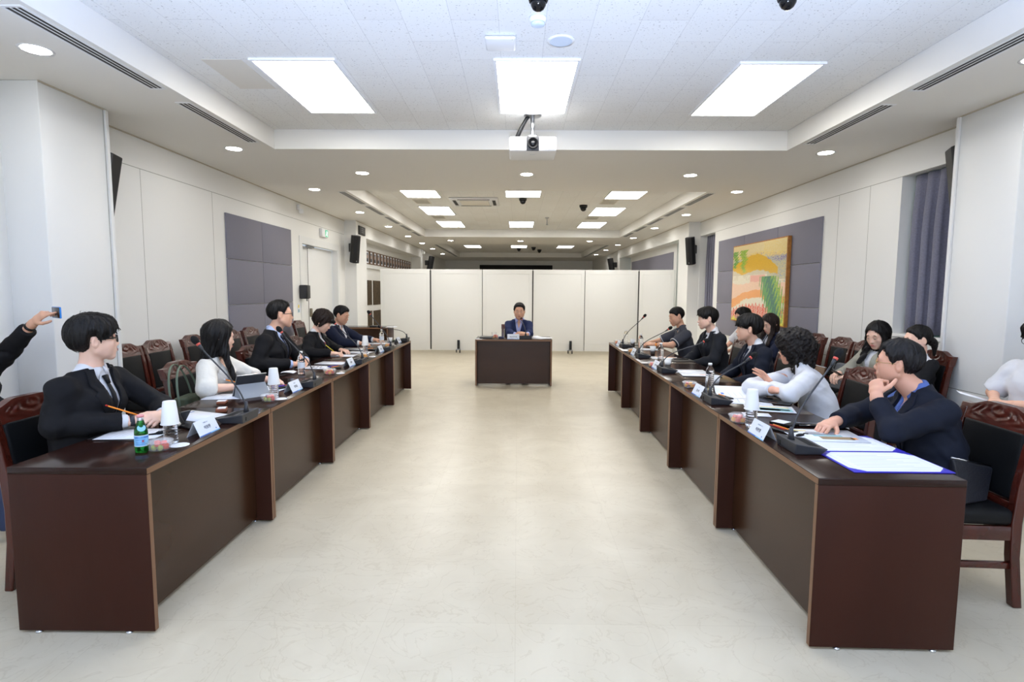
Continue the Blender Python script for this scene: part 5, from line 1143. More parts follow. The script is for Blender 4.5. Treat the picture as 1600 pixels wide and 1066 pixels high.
mic(-1.655, 6.98, -1, 'gooseneck microphone on the fourth left desk', (-1.87, 6.96, 1.23)); mic(-1.70, 8.25, -1, 'gooseneck microphone bent low on the farthest left desk', (-2.05, 8.2, .965))
mic(.135, 8.80, 0, 'gooseneck microphone in front of the chairman', (.07, 9.12, 1.05))
mic(1.385, 2.66, 1, 'gooseneck microphone on the nearest right desk, beside the blue folder', (1.575, 2.71, 1.215)); mic(1.385, 3.80, 1, 'gooseneck microphone on the second right desk, before the open booklet', (1.64, 3.83, 1.075)); mic(1.425, 5.24, 1, 'gooseneck microphone on the third right desk', (1.81, 5.28, 1.05)); mic(1.46, 6.40, 1, 'gooseneck microphone on the fourth right desk', (1.78, 6.44, 1.09)); mic(1.49, 7.55, 1, 'gooseneck microphone on the farthest right desk', (1.75, 7.61, 1.18))
# ================================================================== name cards
def card(x, y, rz, name, role, lab):
    t = thing('name_card', lab, 'name card', (x, y, TZ), rz, 'folded name cards'); w_, h_, d_ = .095, .078, .036       # local +x faces the aisle
    m = MB(); th = .0012
    m.add([(d_, -w_, 0), (d_, w_, 0), (0, w_, h_), (0, -w_, h_), (-d_, -w_, 0), (-d_, w_, 0)], [(0, 1, 2, 3), (3, 2, 5, 4)]); o = m.build('card', 'label_white', t, clean=False); s = o.modifiers.new('s', 'SOLIDIFY'); s.thickness = th
    sl = math.atan2(h_, d_); n = Vector((h_, 0, d_)).normalized(); upv = Vector((-d_, 0, h_)).normalized(); rt = Vector((0, 1, 0))
    def mt(u, v, off=.0008): q = Vector((d_, 0, 0))+upv*v+rt*u+n*off; return Matrix(((rt.x, upv.x, n.x, q.x), (rt.y, upv.y, n.y, q.y), (rt.z, upv.z, n.z, q.z), (0, 0, 0, 1)))
    text(name, .022 if len(name) < 4 else .026, 'ink', t, mt(0, .038), 'name'); 
    if role: text(role, .009, 'ink_pale', t, mt(0, .065), 'role')
    m = MB(); a = Vector((d_, 0, 0))+n*.0009
    m.add([a+rt*-w_, a+rt*w_*.05, a+rt*w_*.05+upv*.006, a-rt*w_+upv*.006], [(0, 1, 2, 3)]); m.build('blue_stripe', 'blue_print', t, clean=False)
    m = MB(); m.add([a+rt*w_*.05, a+rt*w_, a+rt*w_+upv*.005, a+rt*w_*.05+upv*.006], [(0, 1, 2, 3)]); m.build('pale_stripe', 'sky_print', t, clean=False)
    m = MB(); m.ball((0, 0, 0), .0045, 0, 10, 1, 1, .05); m.xf(mt(.066, .015)); m.build('emblem', 'blue_print', t)
    return t
NL = [(-1.665, 2.875, '이용한', '인제대 교수', 'name card beside the green bottle on the nearest left desk'), (-1.69, 4.12, '정지윤', '청년위원', 'name card on the second left desk by the pen case'), (-1.69, 5.52, '김태현', '청년위원', 'name card on the third left desk beside the microphone base'), (-1.70, 6.79, '박선영', '위원', 'name card on the fourth left desk behind the orange fruit cup'), (-1.74, 8.02, '최민호', '위원', 'name card on the farthest left desk')]
for x, y, a, b, l in NL: card(x, y, 0, a, b, l)
NR = [(1.305, 2.90, '이현철', '창원대학교 교수', 'name card on the nearest right desk between the bottle and the microphone'), (1.36, 4.06, '김소희', '위원', 'name card on the second right desk beside the microphone of the curly haired person'), (1.40, 5.48, '강민수', '청년위원', 'name card on the third right desk'), (1.425, 6.66, '조성진', '위원', 'name card on the fourth right desk'), (1.44, 7.74, '윤재호', '위원', 'name card on the farthest right desk')]
for x, y, a, b, l in NR: card(x, y, PI, a, b, l)
card(-.06, 8.74, -PI/2, '경남대학장', '', 'name card standing on the front edge of the middle desk')
# ================================================================== bottles and cups
def bottle(x, y, lab, label_white=False):
    t = thing('water_bottle', lab, 'bottle', (x, y, TZ), group='plastic water bottles'); r = .032; pr = [(.0, .002), (r*.8, .0), (r, .006)]
    z = .012
    while z < .125: pr += [(r, z), (r*.93, z+.004), (r*.93, z+.007), (r, z+.011)]; z += .0145
    pr += [(r, .140), (r*.9, .155), (r*.62, .175), (.0135, .186), (.0135, .196)]
    MB().lathe(pr, 20, cap0=False).build('body', 'bottle_plastic', t); MB().lathe([(.015, .19), (.0152, .205), (.0135, .207)], 18).build('cap', 'white_plastic', t)
    if label_white: MB().lathe([(r+.0006, .055), (r+.0006, .105)], 20, cap0=False, cap1=False).build('label', 'label_white', t)
    return t
def cup(x, y, z, lab, inv=False):
    t = thing('paper_cup', lab, 'cup', (x, y, z), group='white paper cups'); h = .115 if inv else .09; R, r = (.041, .029) if inv else (.037, .026)
    if inv:
        MB().lathe([(R, 0), (r, h-.003), (r-.002, h), (.0, h)], 24, cap0=False, cap1=False).build('wall', 'paper_cup', t); MB().tube([(R*math.cos(a*PI/12), R*math.sin(a*PI/12), .002) for a in range(25)], .0022, 6, caps=False).build('rim', 'paper_cup', t)
    else:
        MB().lathe([(.0, .004), (r, .003), (r, 0), (R, h), (R-.002, h), (r-.002, .006), (0, .006)], 24, cap0=False, cap1=False).build('wall', 'paper_cup', t); MB().tube([(R*math.cos(a*PI/12), R*math.sin(a*PI/12), h) for a in range(25)], .0022, 6, caps=False).build('rim', 'paper_cup', t)
bottle(-1.715, 2.675, 'clear ribbed water bottle under an upturned cup beside the green bottle'); cup(-1.715, 2.675, TZ+.098, 'upturned paper cup on the bottle beside the green glass bottle', True)
bottle(-1.715, 3.845, 'clear ribbed water bottle under an upturned cup beside the grey tablet'); cup(-1.715, 3.845, TZ+.098, 'upturned paper cup on the bottle beside the grey tablet', True)
bottle(-1.96, 4.97, 'water bottle with white label in front of the man with thin glasses', True)
bottle(-1.83, 6.62, 'water bottle under an upturned cup on the fourth left desk'); cup(-1.83, 6.62, TZ+.098, 'upturned paper cup on the bottle of the fourth left desk', True)
bottle(-1.93, 7.84, 'small clear water bottle on the farthest left desk', True)
bottle(1.345, 3.13, 'clear ribbed water bottle under an upturned cup on the nearest right desk'); cup(1.345, 3.13, TZ+.098, 'upturned paper cup on the bottle of the nearest right desk', True)
bottle(1.52, 4.33, 'clear water bottle standing beside the open booklet on the right'); bottle(1.57, 6.02, 'clear water bottle in front of the man in the charcoal suit'); bottle(1.63, 7.28, 'clear water bottle in front of the man in the polo shirt'); bottle(1.58, 8.03, 'clear water bottle at the far end of the right row')
cup(1.60, 4.43, TZ, 'white paper cup behind the bottle by the open booklet'); cup(1.52, 5.55, TZ, 'white paper cup on the third right desk by the black folder'); cup(1.67, 6.78, TZ, 'white paper cup near the hands of the man in the polo shirt'); cup(1.63, 7.78, TZ, 'white paper cup near the far end of the right row')
cup(-1.80, 7.78, TZ, 'white paper cup beside the bottle on the farthest left desk')
t = thing('drinking_glass', 'faceted drinking glass on a coaster at the left of the middle desk', 'glass', (-.373, 8.90, TZ+.008)); MB().lathe([(.0, .008), (.030, .008), (.037, .085), (.039, .085), (.033, 0), (.0, 0)], 12, cap0=False, cap1=False, smooth=False).build('glass_wall', 'bottle_plastic', t)
tag(MB().lathe([(.045, 0), (.045, .007)], 24).build('coaster', 'frame_wood', loc=(-.373, 8.90, TZ)), 'dark round coaster under the drinking glass', 'coaster')
# green glass bottle with a blue label
t = thing('mineral_water_bottle', 'small green glass bottle with a pale blue label on the nearest left desk', 'bottle', (-1.762, 2.53, TZ)); r = .028
MB().lathe([(0, .003), (r*.85, 0), (r, .006), (r, .095), (r*.95, .108), (r*.62, .135), (.0125, .155), (.0125, .168)], 28, cap0=False).build('glass_body', 'green_glass', t)
c = MB().lathe([(.0135, .150), (.0138, .168)], 20, cap0=False).build('neck_foil', 'metal', t); MB().lathe([(.0148, .166), (.0152, .174), (.0135, .177)], 20).build('crown_cap', 'pink', t)
lb = MB().lathe([(r+.0006, .033), (r+.0006, .082)], 32, cap0=False, cap1=False).build('label', 'label_blue', t)
[MB().lathe([(r+.0008, z_), (r+.0008, z_+.0025)], 32, cap0=False, cap1=False).build('label_border', 'label_white', lb) for z_ in (.031, .081)]
def wrap(o, R, a0, z):      # bend flat lettering (x, y) round a bottle
    for v in o.data.vertices: a = a0+v.co.x/R; q = R+v.co.z; v.co = (q*math.cos(a), q*math.sin(a), z+v.co.y)
A0 = math.atan2(-2.53, 1.762)+.10
o = text('S.PELLEGRINO', .0105, 'blue', lb, Matrix.Identity(4)); wrap(o, r+.0009, A0, .073)
o = text('★', .016, 'red', lb, Matrix.Identity(4), 'star'); wrap(o, r+.0009, A0+.1, .056)
for zz, q in ((.062, .007), (.050, .006), (.042, .006)): o = text('ACQUA MINERALE', .0045, 'blue_print', lb, Matrix.Identity(4)); wrap(o, r+.0009, A0-.25, zz)
m = MB(); m.lathe([(.017, 0), (0, .0006)], 24, cap0=False, cap1=False)
d = Vector((math.cos(A0), math.sin(A0), .62)).normalized(); m.xf(Matrix.Translation((.0232*math.cos(A0), .0232*math.sin(A0), .118)) @ d.to_track_quat('Z', 'Y').to_matrix().to_4x4()); m.build('neck_label', 'label_blue', t)
# ================================================================== fruit cups and the fruit in them
FR = random.Random(5)
def fruitcup(x, y, kinds, where, lid=True, ry=1.0):
    t = thing('fruit_cup', 'clear plastic fruit cup '+where, 'fruit cup', (x, y, TZ), group='clear fruit cups')
    MB().lathe([(.0, .001), (.040, .001), (.043, .004), (.055, .040), (.057, .041), (.057, .0425), (.0535, .0415), (.0415, .006), (0, .003)], 28, cap0=False, cap1=False).build('tub', 'clear_lid', t)
    if lid: MB().lathe([(.059, .040), (.059, .045), (.053, .047), (.045, .053), (0, .054)], 28, cap0=False, cap1=False).build('lid', 'clear_lid', t)
    for k, (a, rr, z) in enumerate([(0, .026, .0175), (60, .026, .0175), (120, .026, .0175), (180, .026, .0175), (240, .026, .0175), (300, .026, .0175), (0, 0, .0175), (40, .018, .033), (160, .018, .033), (280, .018, .033)]):
        kd = kinds[k % len(kinds)]; a = math.radians(a+FR.uniform(-8, 8)); px, py = x+rr*math.cos(a), y+rr*math.sin(a)
        if kd == 'g': o = MB().ball((0, 0, 0), .0125, 0, 12, 1, 1, 1.12).build('grape', 'grape', loc=(px, py, TZ+z-.002)); n = 'green grape'
        elif kd == 'b': o = MB().ball((0, 0, 0), .0115, 0, 12).build('red_grape', 'berry', loc=(px, py, TZ+z-.002)); n = 'dark red grape'
        else:
            o = MB().rbox(-.0115, .0115, -.0115, .0115, -.011, .011, .004).build('watermelon_piece' if kd == 'w' else 'mango_piece', 'watermelon' if kd == 'w' else 'mango', loc=(px, py, TZ+z-.002), rotz=FR.uniform(0, 1.5)); n = 'cut watermelon piece' if kd == 'w' else 'cut orange mango piece'
        w2 = where.replace('nearest right desk', 'nearest right').replace(' with the black lid behind', ''); tag(o, '%s in the fruit cup %s' % (n, w2), 'fruit', '%ss in the fruit cup %s' % (n, w2))
fruitcup(-1.70, 2.565, 'wwwbggwwww', 'beside the green bottle'); fruitcup(-1.70, 3.735, 'woooggbwbw', 'in front of the grey tablet'); fruitcup(-1.70, 4.96, 'wwoowowoow', 'on the third left desk'); fruitcup(-1.73, 6.20, 'o', 'on the fourth left desk'); fruitcup(-1.74, 7.40, 'oowoo', 'on the farthest left desk')
fruitcup(-.355, 9.02, 'wwwwowww', 'beside the drinking glass', False); fruitcup(1.31, 3.225, 'wwoowoow', 'by the upturned cup on the nearest right desk'); fruitcup(1.385, 4.40, 'wooobooo', 'on the second right desk with the black lid behind'); fruitcup(1.395, 5.64, 'oowowo', 'on the third right desk'); fruitcup(1.44, 6.92, 'oo', 'on the fourth right desk'); fruitcup(1.47, 8.08, 'owo', 'at the far end of the right row')
tag(MB().lathe([(.055, 0), (.056, .006), (.05, .008)], 28).build('cup_lid', 'phone_glass', loc=(1.47, 4.52, TZ)), 'shiny black lid lying behind the fruit cup on the second right desk', 'lid')
def napkin(x, y, lab, r=.055, rz=0): tag(MB().lathe([(r, 0), (r*.98, .0012)], 14).build('napkin', 'paper', loc=(x, y, TZ), rotz=rz), lab, 'napkin')
napkin(-1.655, 2.645, 'white paper napkin under the bottle by the green bottle', .045); napkin(-1.655, 3.81, 'white paper napkin on the second left desk', .045); napkin(-1.62, 5.02, 'white paper napkin beside the fruit cup on the third left desk', .04); napkin(-1.66, 6.29, 'white paper napkin beside the fruit cup on the fourth left desk', .04)
# ================================================================== papers, folders, pens and phones
LAYER = {}
def sheet(x, y, w_, h_, rz, lab, marks=(), matname='paper', name='document', z=0.0, curl=0, cat='document'):
    """a sheet lying on a desk; marks are (x0, x1, y0, y1, material) in sheet fractions"""
    t = thing(name, lab, cat, (x, y, TZ+z), math.radians(rz))
    m = MB(); n = 10 if curl else 1; vs = []; fs = []
    def zz(q): return .0012+curl*max(0, (q-.65)/.35)**2
    for j in range(n+1):
        q = j/n
        for s in (-1, 1): vs.append((s*w_/2, (q-.5)*h_, zz(q)))
    for j in range(n): fs.append((2*j, 2*j+1, 2*j+3, 2*j+2))
    m.add(vs, fs, 0, True); o = m.build('page', matname, t, clean=False); s_ = o.modifiers.new('s', 'SOLIDIFY'); s_.thickness = .0011; s_.offset = -1
    by = {}
    for x0, x1, y0, y1, mt_ in marks: by.setdefault(mt_, []).append((x0, x1, y0, y1))
    for mt_, L in by.items():
        m = MB()
        for x0, x1, y0, y1 in L: m.add([((x0-.5)*w_, (y0-.5)*h_, zz(y0)+.0004), ((x1-.5)*w_, (y0-.5)*h_, zz(y0)+.0004), ((x1-.5)*w_, (y1-.5)*h_, zz(y1)+.0004), ((x0-.5)*w_, (y1-.5)*h_, zz(y1)+.0004)], [(0, 1, 2, 3)])
        m.build({'ink': 'printed_block', 'ink_pale': 'printed_text'}.get(mt_, 'printed_picture' if 'print' in mt_ else 'coloured_corner'), mt_, t, clean=False)
    return t
def lines(y0, y1, n, x0=.1, x1=.9, m='ink_pale', th=.008): return [(x0, x1-(.25*((i*7) % 5)/5), y0+(y1-y0)*i/max(1, n-1), y0+(y1-y0)*i/max(1, n-1)+th, m) for i in range(n)]
def slab(name, x, y, w_, h_, th, rz, matname, lab, cat, z=0, r=.004, parts=()):
    t = thing(name, lab, cat, (x, y, TZ+z), math.radians(rz)); MB().rbox(-w_/2, w_/2, -h_/2, h_/2, 0, th, min(r, th*.45)).build('body', matname, t)
    for nm, a, b, c, d_, mt_ in parts: MB().rbox((a-.5)*w_, (b-.5)*w_, (c-.5)*h_, (d_-.5)*h_, th-.0003, th+.0008, .0003).build(nm, mt_, t)
    return t
def pen(a, b, matname, lab, tipm='ink', r=.0038, endm=None):
    a, b = Vector(a), Vector(b); t = thing('pencil' if 'pencil' in lab else 'pen', lab, 'pencil' if 'pencil' in lab else 'pen', a); d = b-a
    m = MB(); m.tube([(0, 0, 0), d*.9], r, 8); m.build('barrel', matname, t); m = MB(); m.tube([d*.9, d], [r, .0008], 8); m.build('tip', tipm, t)
    if endm: m = MB(); m.tube([-d.normalized()*.012, (0, 0, 0)], r*1.02, 8); m.build('eraser', endm, t)
    return t
# nearest left desk
slab('clip_folder', -2.0, 2.83, .245, .335, .004, 84, 'black_plastic', 'black folder under the white page below the bottle and the hands', 'folder'); sheet(-2.0, 2.83, .21, .297, -84, 'white page under the hands of the man with the black tie', lines(.2, .8, 9), z=.0042)
slab('clip_folder', -1.93, 3.25, .245, .335, .004, 70, 'black_plastic', 'black folder behind the leaning phone on the nearest left desk', 'folder'); sheet(-1.93, 3.25, .21, .297, -110, 'printed page behind the leaning phone on the nearest left desk', lines(.5, .85, 4)+[(.1, .55, .12, .16, 'blue_print')], z=.0042)
t = thing('phone_stand', 'dark folding stand behind the leaning phone', 'stand', (-1.895, 3.08, TZ), math.radians(70)); m = MB(); m.rbox(-.035, .035, -.05, .06, 0, .008, .003); m.add([(-.03, .03, .008), (.03, .03, .008), (.03, -.015, .075), (-.03, -.015, .075), (-.03, .022, .008), (.03, .022, .008), (.03, -.022, .072), (-.03, -.022, .072)], [(0, 1, 2, 3), (7, 6, 5, 4), (0, 4, 5, 1), (3, 2, 6, 7), (0, 3, 7, 4), (1, 5, 6, 2)]); m.build('frame', 'grey_plastic', t)
t = thing('mobile_phone', 'dark phone leaning on a stand on the nearest left desk', 'phone', (-1.86, 2.985, TZ+.004), math.radians(70)); m = MB(); m.rbox(-.037, .037, -.004, .004, 0, .155, .0035); m.xf(Matrix.Rotation(-.62, 4, 'X')); p = m.build('case', 'black_plastic', t); m = MB(); m.rbox(-.033, .033, -.0046, -.0038, .004, .151, .0003); m.xf(Matrix.Rotation(-.62, 4, 'X')); m.build('screen', 'phone_glass', t)
slab('pencil_case', -1.78, 2.98, .07, .19, .012, 60, 'black_plastic', 'flat black pencil case with a white and violet eraser, nearest left desk', 'pencil case', parts=[('eraser', .2, .8, .05, .35, 'label_white'), ('eraser_band', .3, .7, .12, .22, 'royal_blue')])
t = thing('key_pouch', 'black key pouch with a metal clasp on the white page', 'key pouch', (-1.86, 2.84, TZ), .9); m = MB(); m.ball((0, 0, .012), .03, 0, 12, 1.3, .6, .4); m.ball((.05, .01, .009), .016, 0, 10, 1.2, .6, .5); m.tube([(-.06, .02, .006), (-.03, 0, .01), (.02, -.005, .012)], .006, 8); m.build('pouch', 'leather', t); MB().rbox(-.02, .0, -.006, .006, .02, .026, .002).build('clasp', 'chrome', t)
slab('card_box', -1.85, 3.40, .06, .085, .022, 20, 'box_brown', 'small brown box with a white card before the second left desk', 'box', parts=[('white_card', .15, .9, .2, .9, 'paper')])
pen((-2.16, 2.86, .895), (-2.05, 3.02, .79), 'orange', 'orange pencil held by the man with the black tie', 'photo_dark', .004, 'red')
# second left desk
sheet(-2.06, 3.88, .21, .297, -80, 'white page under the arm of the woman in white', lines(.2, .85, 8)); slab('card_box', -1.98, 3.65, .055, .09, .014, 15, 'box_brown', 'flat brown box with a pale slip at the near edge of the second left desk', 'box', parts=[('paper_slip', -.1, .9, .35, .95, 'paper')])
t = thing('tablet_computer', 'grey tablet computer propped up in its folded cover', 'tablet', (-1.92, 3.92, TZ), math.radians(50)); Wd = .105
def plate(w_, d0, d1, z0, z1): m = MB(); m.rbox(-w_, w_, d0, d1, z0, z1, .0012); m.xf(Matrix.Translation((0, .055, .003)) @ Matrix.Rotation(.52, 4, 'X')); return m
bd = plate(Wd, -.004, .004, 0, .18).build('body', 'metal', t); plate(Wd-.008, .0038, .0048, .008, .172).build('screen', 'phone_glass', bd); plate(Wd-.002, -.0065, -.0038, .002, .172).build('back_cover', 'grey_plastic', bd)
m = MB(); m.prism([(.018, .001), (-.092, .001), (-.010, .090)], 'x', -Wd, Wd); m.build('folded_cover', 'tablet_cover', t)
sheet(-1.93, 4.22, .21, .297, -95, 'white page behind the tablet on the second left desk', lines(.2, .85, 7))
slab('pencil_case', -1.85, 4.25, .10, .15, .016, 55, 'black_plastic', 'black pencil case with blue and red pens on the second left desk', 'pencil case')
for a, b, c, l in (((-1.87, 4.17, .770), (-1.80, 4.24, .772), 'blue', 'blue pen on the pencil case of the second left desk'), ((-1.86, 4.16, .770), (-1.79, 4.22, .772), 'royal_blue', 'violet blue pen on the pencil case of the second left desk'), ((-1.83, 4.19, .770), (-1.79, 4.25, .772), 'red', 'red pen on the pencil case of the second left desk')): pen(a, b, c, l)
pen((-2.155, 4.03, .845), (-2.03, 4.14, .785), 'orange', 'orange pencil held by the woman in white', 'photo_dark', .0038, 'label_white')
# third left desk
slab('clip_folder', -1.97, 5.36, .25, .34, .004, 88, 'black_plastic', 'black folder under the large print page on the third left desk', 'folder')
sheet(-1.97, 5.36, .21, .297, -92, 'page with big black printed blocks on the third left desk', [(.25, .62, .35, .42, 'ink'), (.68, .82, .35, .62, 'ink'), (.25, .5, .5, .56, 'ink'), (.3, .6, .62, .67, 'ink'), (.68, .82, .7, .85, 'ink')], z=.0042); sheet(-1.93, 5.72, .21, .297, -96, 'blank white page behind the large print page', lines(.3, .8, 5))
slab('pencil_case', -1.79, 5.36, .08, .16, .014, 40, 'black_plastic', 'black pencil case with blue and orange pens on the third left desk', 'pencil case'); pen((-1.83, 5.30, .768), (-1.77, 5.42, .768), 'blue', 'blue pen on the third left desk'); pen((-1.79, 5.28, .768), (-1.74, 5.36, .768), 'orange', 'orange pen on the third left desk')
m = MB(); FR2 = random.Random(9)
g = [[(FR2.uniform(-.004, .004)+(-.06+.03*i), FR2.uniform(-.004, .004)+(-.045+.03*j), FR2.uniform(.001, .016)) for j in range(4)] for i in range(5)]
m.add([g[i][j] for i in range(5) for j in range(4)], [(i*4+j, i*4+j+1, (i+1)*4+j+1, (i+1)*4+j) for i in range(4) for j in range(3)]); o = m.build('tissue', 'paper', loc=(-2.10, 5.03, TZ)); s = o.modifiers.new('s', 'SOLIDIFY'); s.thickness = .001; tag(o, 'crumpled white tissue beside the labelled water bottle', 'tissue')
slab('mobile_phone', -2.13, 4.88, .075, .15, .009, 60, 'phone_glass', 'dark phone lying beside the crumpled tissue', 'phone')
# fourth and farthest left desks
sheet(-2.03, 6.38, .21, .297, -88, 'page the woman in black is writing on', lines(.15, .85, 8)); sheet(-1.93, 6.72, .21, .297, -100, 'second printed page on the fourth left desk', lines(.2, .85, 8)); slab('laptop', -2.08, 7.0, .20, .28, .016, 90, 'metal', 'closed silver laptop on the fourth left desk', 'laptop')
slab('pencil_case', -1.87, 6.98, .09, .16, .016, 70, 'black_plastic', 'black pencil case on the fourth left desk', 'pencil case'); pen((-1.90, 6.93, .77), (-1.83, 7.02, .77), 'orange', 'orange pen on the pencil case of the fourth left desk')
pen((-2.18, 6.25, .885), (-2.075, 6.28, .79), 'yellow', 'yellow pen held by the woman in black')
sheet(-2.02, 7.86, .21, .297, -90, 'page between the hands of the man in the navy jacket', [(.2, .35, .3, .36, 'ink'), (.6, .75, .3, .36, 'ink')]+lines(.5, .8, 4)); slab('pencil_case', -1.85, 8.28, .09, .16, .015, 80, 'olive_bag', 'olive pencil case at the end of the left row', 'pencil case')
tag(MB().rbox(-.07, .07, -.10, .10, 0, .03, .008).build('black_box', 'black_plastic', loc=(-2.95, 11.35, TZ)), 'small black device on the crosswise desk behind the left row', 'device'); sheet(-2.6, 11.4, .21, .297, 5, 'white paper on the crosswise desk behind the left row')
# chairman's desk
slab('clip_folder', -.50, 8.92, .20, .28, .02, 0, 'black_plastic', 'thick black folder at the left end of the middle desk', 'folder'); slab('card_box', -.255, 8.86, .09, .06, .025, 0, 'box_navy', 'small blue box beside the name card on the middle desk', 'box'); sheet(.36, 8.93, .21, .297, 40, 'white pages at the right end of the middle desk', lines(.2, .8, 6), z=.0); sheet(.42, 8.98, .21, .297, 62, 'topmost fanned white page at the right end of the middle desk', lines(.2, .8, 6), z=.0025, curl=.02)
# nearest right desk
BL = [(0, .09, .94, 1, 'royal_blue'), (.91, 1, .94, 1, 'royal_blue'), (0, .09, 0, .06, 'royal_blue'), (.91, 1, 0, .06, 'royal_blue')]
t = thing('certificate_folder', 'open royal blue certificate folder on the nearest right desk', 'folder', (1.655, 2.61, TZ), math.radians(0))
for s, y0, y1 in ((0, -.30, -.004), (1, .004, .30)):
    q = MB().rbox(-.215, .215, y0, y1, 0, .005, .002).build('cover', 'royal_blue', t); 
    m = MB(); a, b, k = .205, .018, .05; Yl, Yh = y0+.008, y1-.008
    pts_ = [(-a+k, Yl), (a-k, Yl), (a, Yl+k), (a, Yh-k), (a-k, Yh), (-a+k, Yh), (-a, Yh-k), (-a, Yl+k)]; m.prism(pts_, 'z', .0052, .0062); p = m.build('certificate', 'paper', q)
    m = MB()
    for i in range(9): yy = Yl+.05+(Yh-Yl-.1)*i/8; m.box(-a+.05, a-.05-.06*(i % 3), yy, yy+.003, .0062, .0065)
    m.build('printed_text', 'ink_pale', p); m = MB()
    for x0, x1, c0, c1 in ((-a+.02, a-.02, Yl+.02, Yl+.0215), (-a+.02, a-.02, Yh-.0215, Yh-.02), (-a+.02, -a+.0215, Yl+.02, Yh-.02), (a-.0215, a-.02, Yl+.02, Yh-.02)): m.box(x0, x1, c0, c1, .0062, .0065)
    m.build('border_line', 'ink_pale', p)
sheet(1.63, 2.90, .36, .25, -6, 'colour leaflet under the hand of the older man', [(.05, .35, .82, .87, 'yellow_print'), (.3, .7, .55, .62, 'ink'), (.3, .7, .68, .73, 'ink'), (.35, .75, .40, .52, 'teal_print'), (.40, .85, .16, .38, 'tan_print'), (.82, .9, .2, .34, 'orange_print')]+lines(.3, .8, 6, .05, .28), z=.008, name='leaflet', cat='leaflet')
slab('wallet', 1.555, 3.17, .10, .13, .014, 35, 'leather', 'black wallet holding a white card behind the nearest right name card', 'wallet', parts=[('white_card', .05, .85, .35, .95, 'paper')]); slab('mobile_phone', 1.70, 3.155, .165, .078, .009, -4, 'phone_glass', 'black phone lying beside the wallet on the nearest right desk', 'phone')
slab('pencil_case', 1.465, 3.03, .07, .18, .012, 25, 'black_plastic', 'black pencil case with red and orange pens behind the nearest right microphone', 'pencil case')
for a, b, c, l in (((1.44, 3.10, .765), (1.475, 2.97, .765), 'red', 'red pen in the case behind the nearest right microphone'), ((1.46, 3.105, .765), (1.495, 2.975, .765), 'orange', 'orange pen in the case behind the nearest right microphone')): pen(a, b, c, l)
t = thing('key_pouch', 'black keys lying at the left corner of the colour leaflet', 'keys', (1.50, 2.885, TZ+.002), .5); m = MB(); m.ball((0, 0, .01), .022, 0, 10, 1.5, .6, .4); m.tube([(.02, 0, .01), (.055, .015, .008), (.07, .0, .008)], .005, 6); m.build('pouch', 'leather', t); MB().tube([(-.03, 0, .008), (-.06, -.01, .006)], .003, 6).build('key', 'metal', t)
# second right desk: open booklet, colour print, tablet
sheet(1.615, 3.84, .30, .22, -14, 'lower open booklet page with blue headings on the second right desk', [(.08, .13, .3, .75, 'blue_print'), (.3, .32, .2, .8, 'ink_pale'), (.45, .47, .2, .8, 'ink_pale'), (.6, .62, .2, .8, 'ink_pale'), (.75, .77, .2, .8, 'ink_pale')], name='booklet', z=.001, cat='booklet'); sheet(1.66, 4.06, .34, .24, -10, 'raised curled booklet page behind the second right microphone', [(.1, .16, .55, .75, 'blue_print')]+[(.25+.12*i, .26+.12*i, .15, .8, 'ink_pale') for i in range(6)], name='booklet', z=.003, curl=.045, cat='booklet')
sheet(1.66, 3.60, .30, .21, -18, 'page with a dark colour photograph by the upturned cup', [(.25, .95, .12, .62, 'teal_print'), (.3, .7, .2, .5, 'photo_dark'), (.3, .9, .68, .74, 'yellow_print'), (.55, .9, .3, .45, 'tan_print')], z=.002); sheet(1.50, 3.42, .16, .10, -12, 'small white slip in front of the colour photograph page', z=.001)
slab('tablet_computer', 1.80, 3.84, .25, .18, .008, -40, 'phone_glass', 'black tablet under the crossed arms', 'tablet', z=.0)
slab('pencil_case', 1.50, 3.97, .06, .15, .012, 15, 'black_plastic', 'black pencil case under the microphone neck on the second right desk', 'pencil case'); pen((1.485, 4.03, .765), (1.50, 3.93, .765), 'orange', 'orange pen on the case of the second right desk')
# third right desk and beyond
slab('clip_folder', 1.68, 5.05, .34, .25, .006, -6, 'black_plastic', 'open black folder on the third right desk', 'folder'); sheet(1.66, 5.06, .297, .21, -6, 'page in the black folder with an orange mark', [(.55, .75, .3, .42, 'orange_print')]+lines(.5, .85, 4), z=.0062); sheet(1.66, 5.29, .297, .21, -4, 'printed page leaning behind the black folder of the third right desk', [(.1+.16*i, .11+.16*i, .15, .85, 'ink_pale') for i in range(5)]+[(.03, .06, .3, .8, 'blue_print')], z=.002)
slab('clip_folder', 1.80, 6.12, .30, .23, .006, 0, 'black_plastic', 'black folder in front of the man in the charcoal suit', 'folder'); slab('mobile_phone', 1.84, 6.20, .16, .078, .009, -4, 'phone_glass', 'black phone on the folder of the man in the charcoal suit', 'phone', z=.0062)
sheet(1.70, 6.36, .297, .21, -8, 'page with an orange strip in front of the man in the charcoal suit', [(.2, .95, .72, .88, 'orange_print')]+lines(.2, .6, 5)); sheet(1.77, 7.30, .297, .21, -10, 'white page under the forearm of the man in the polo shirt', lines(.2, .8, 6)); slab('clip_folder', 1.80, 7.95, .25, .20, .006, 0, 'black_plastic', 'black folder at the far end of the right row', 'folder')
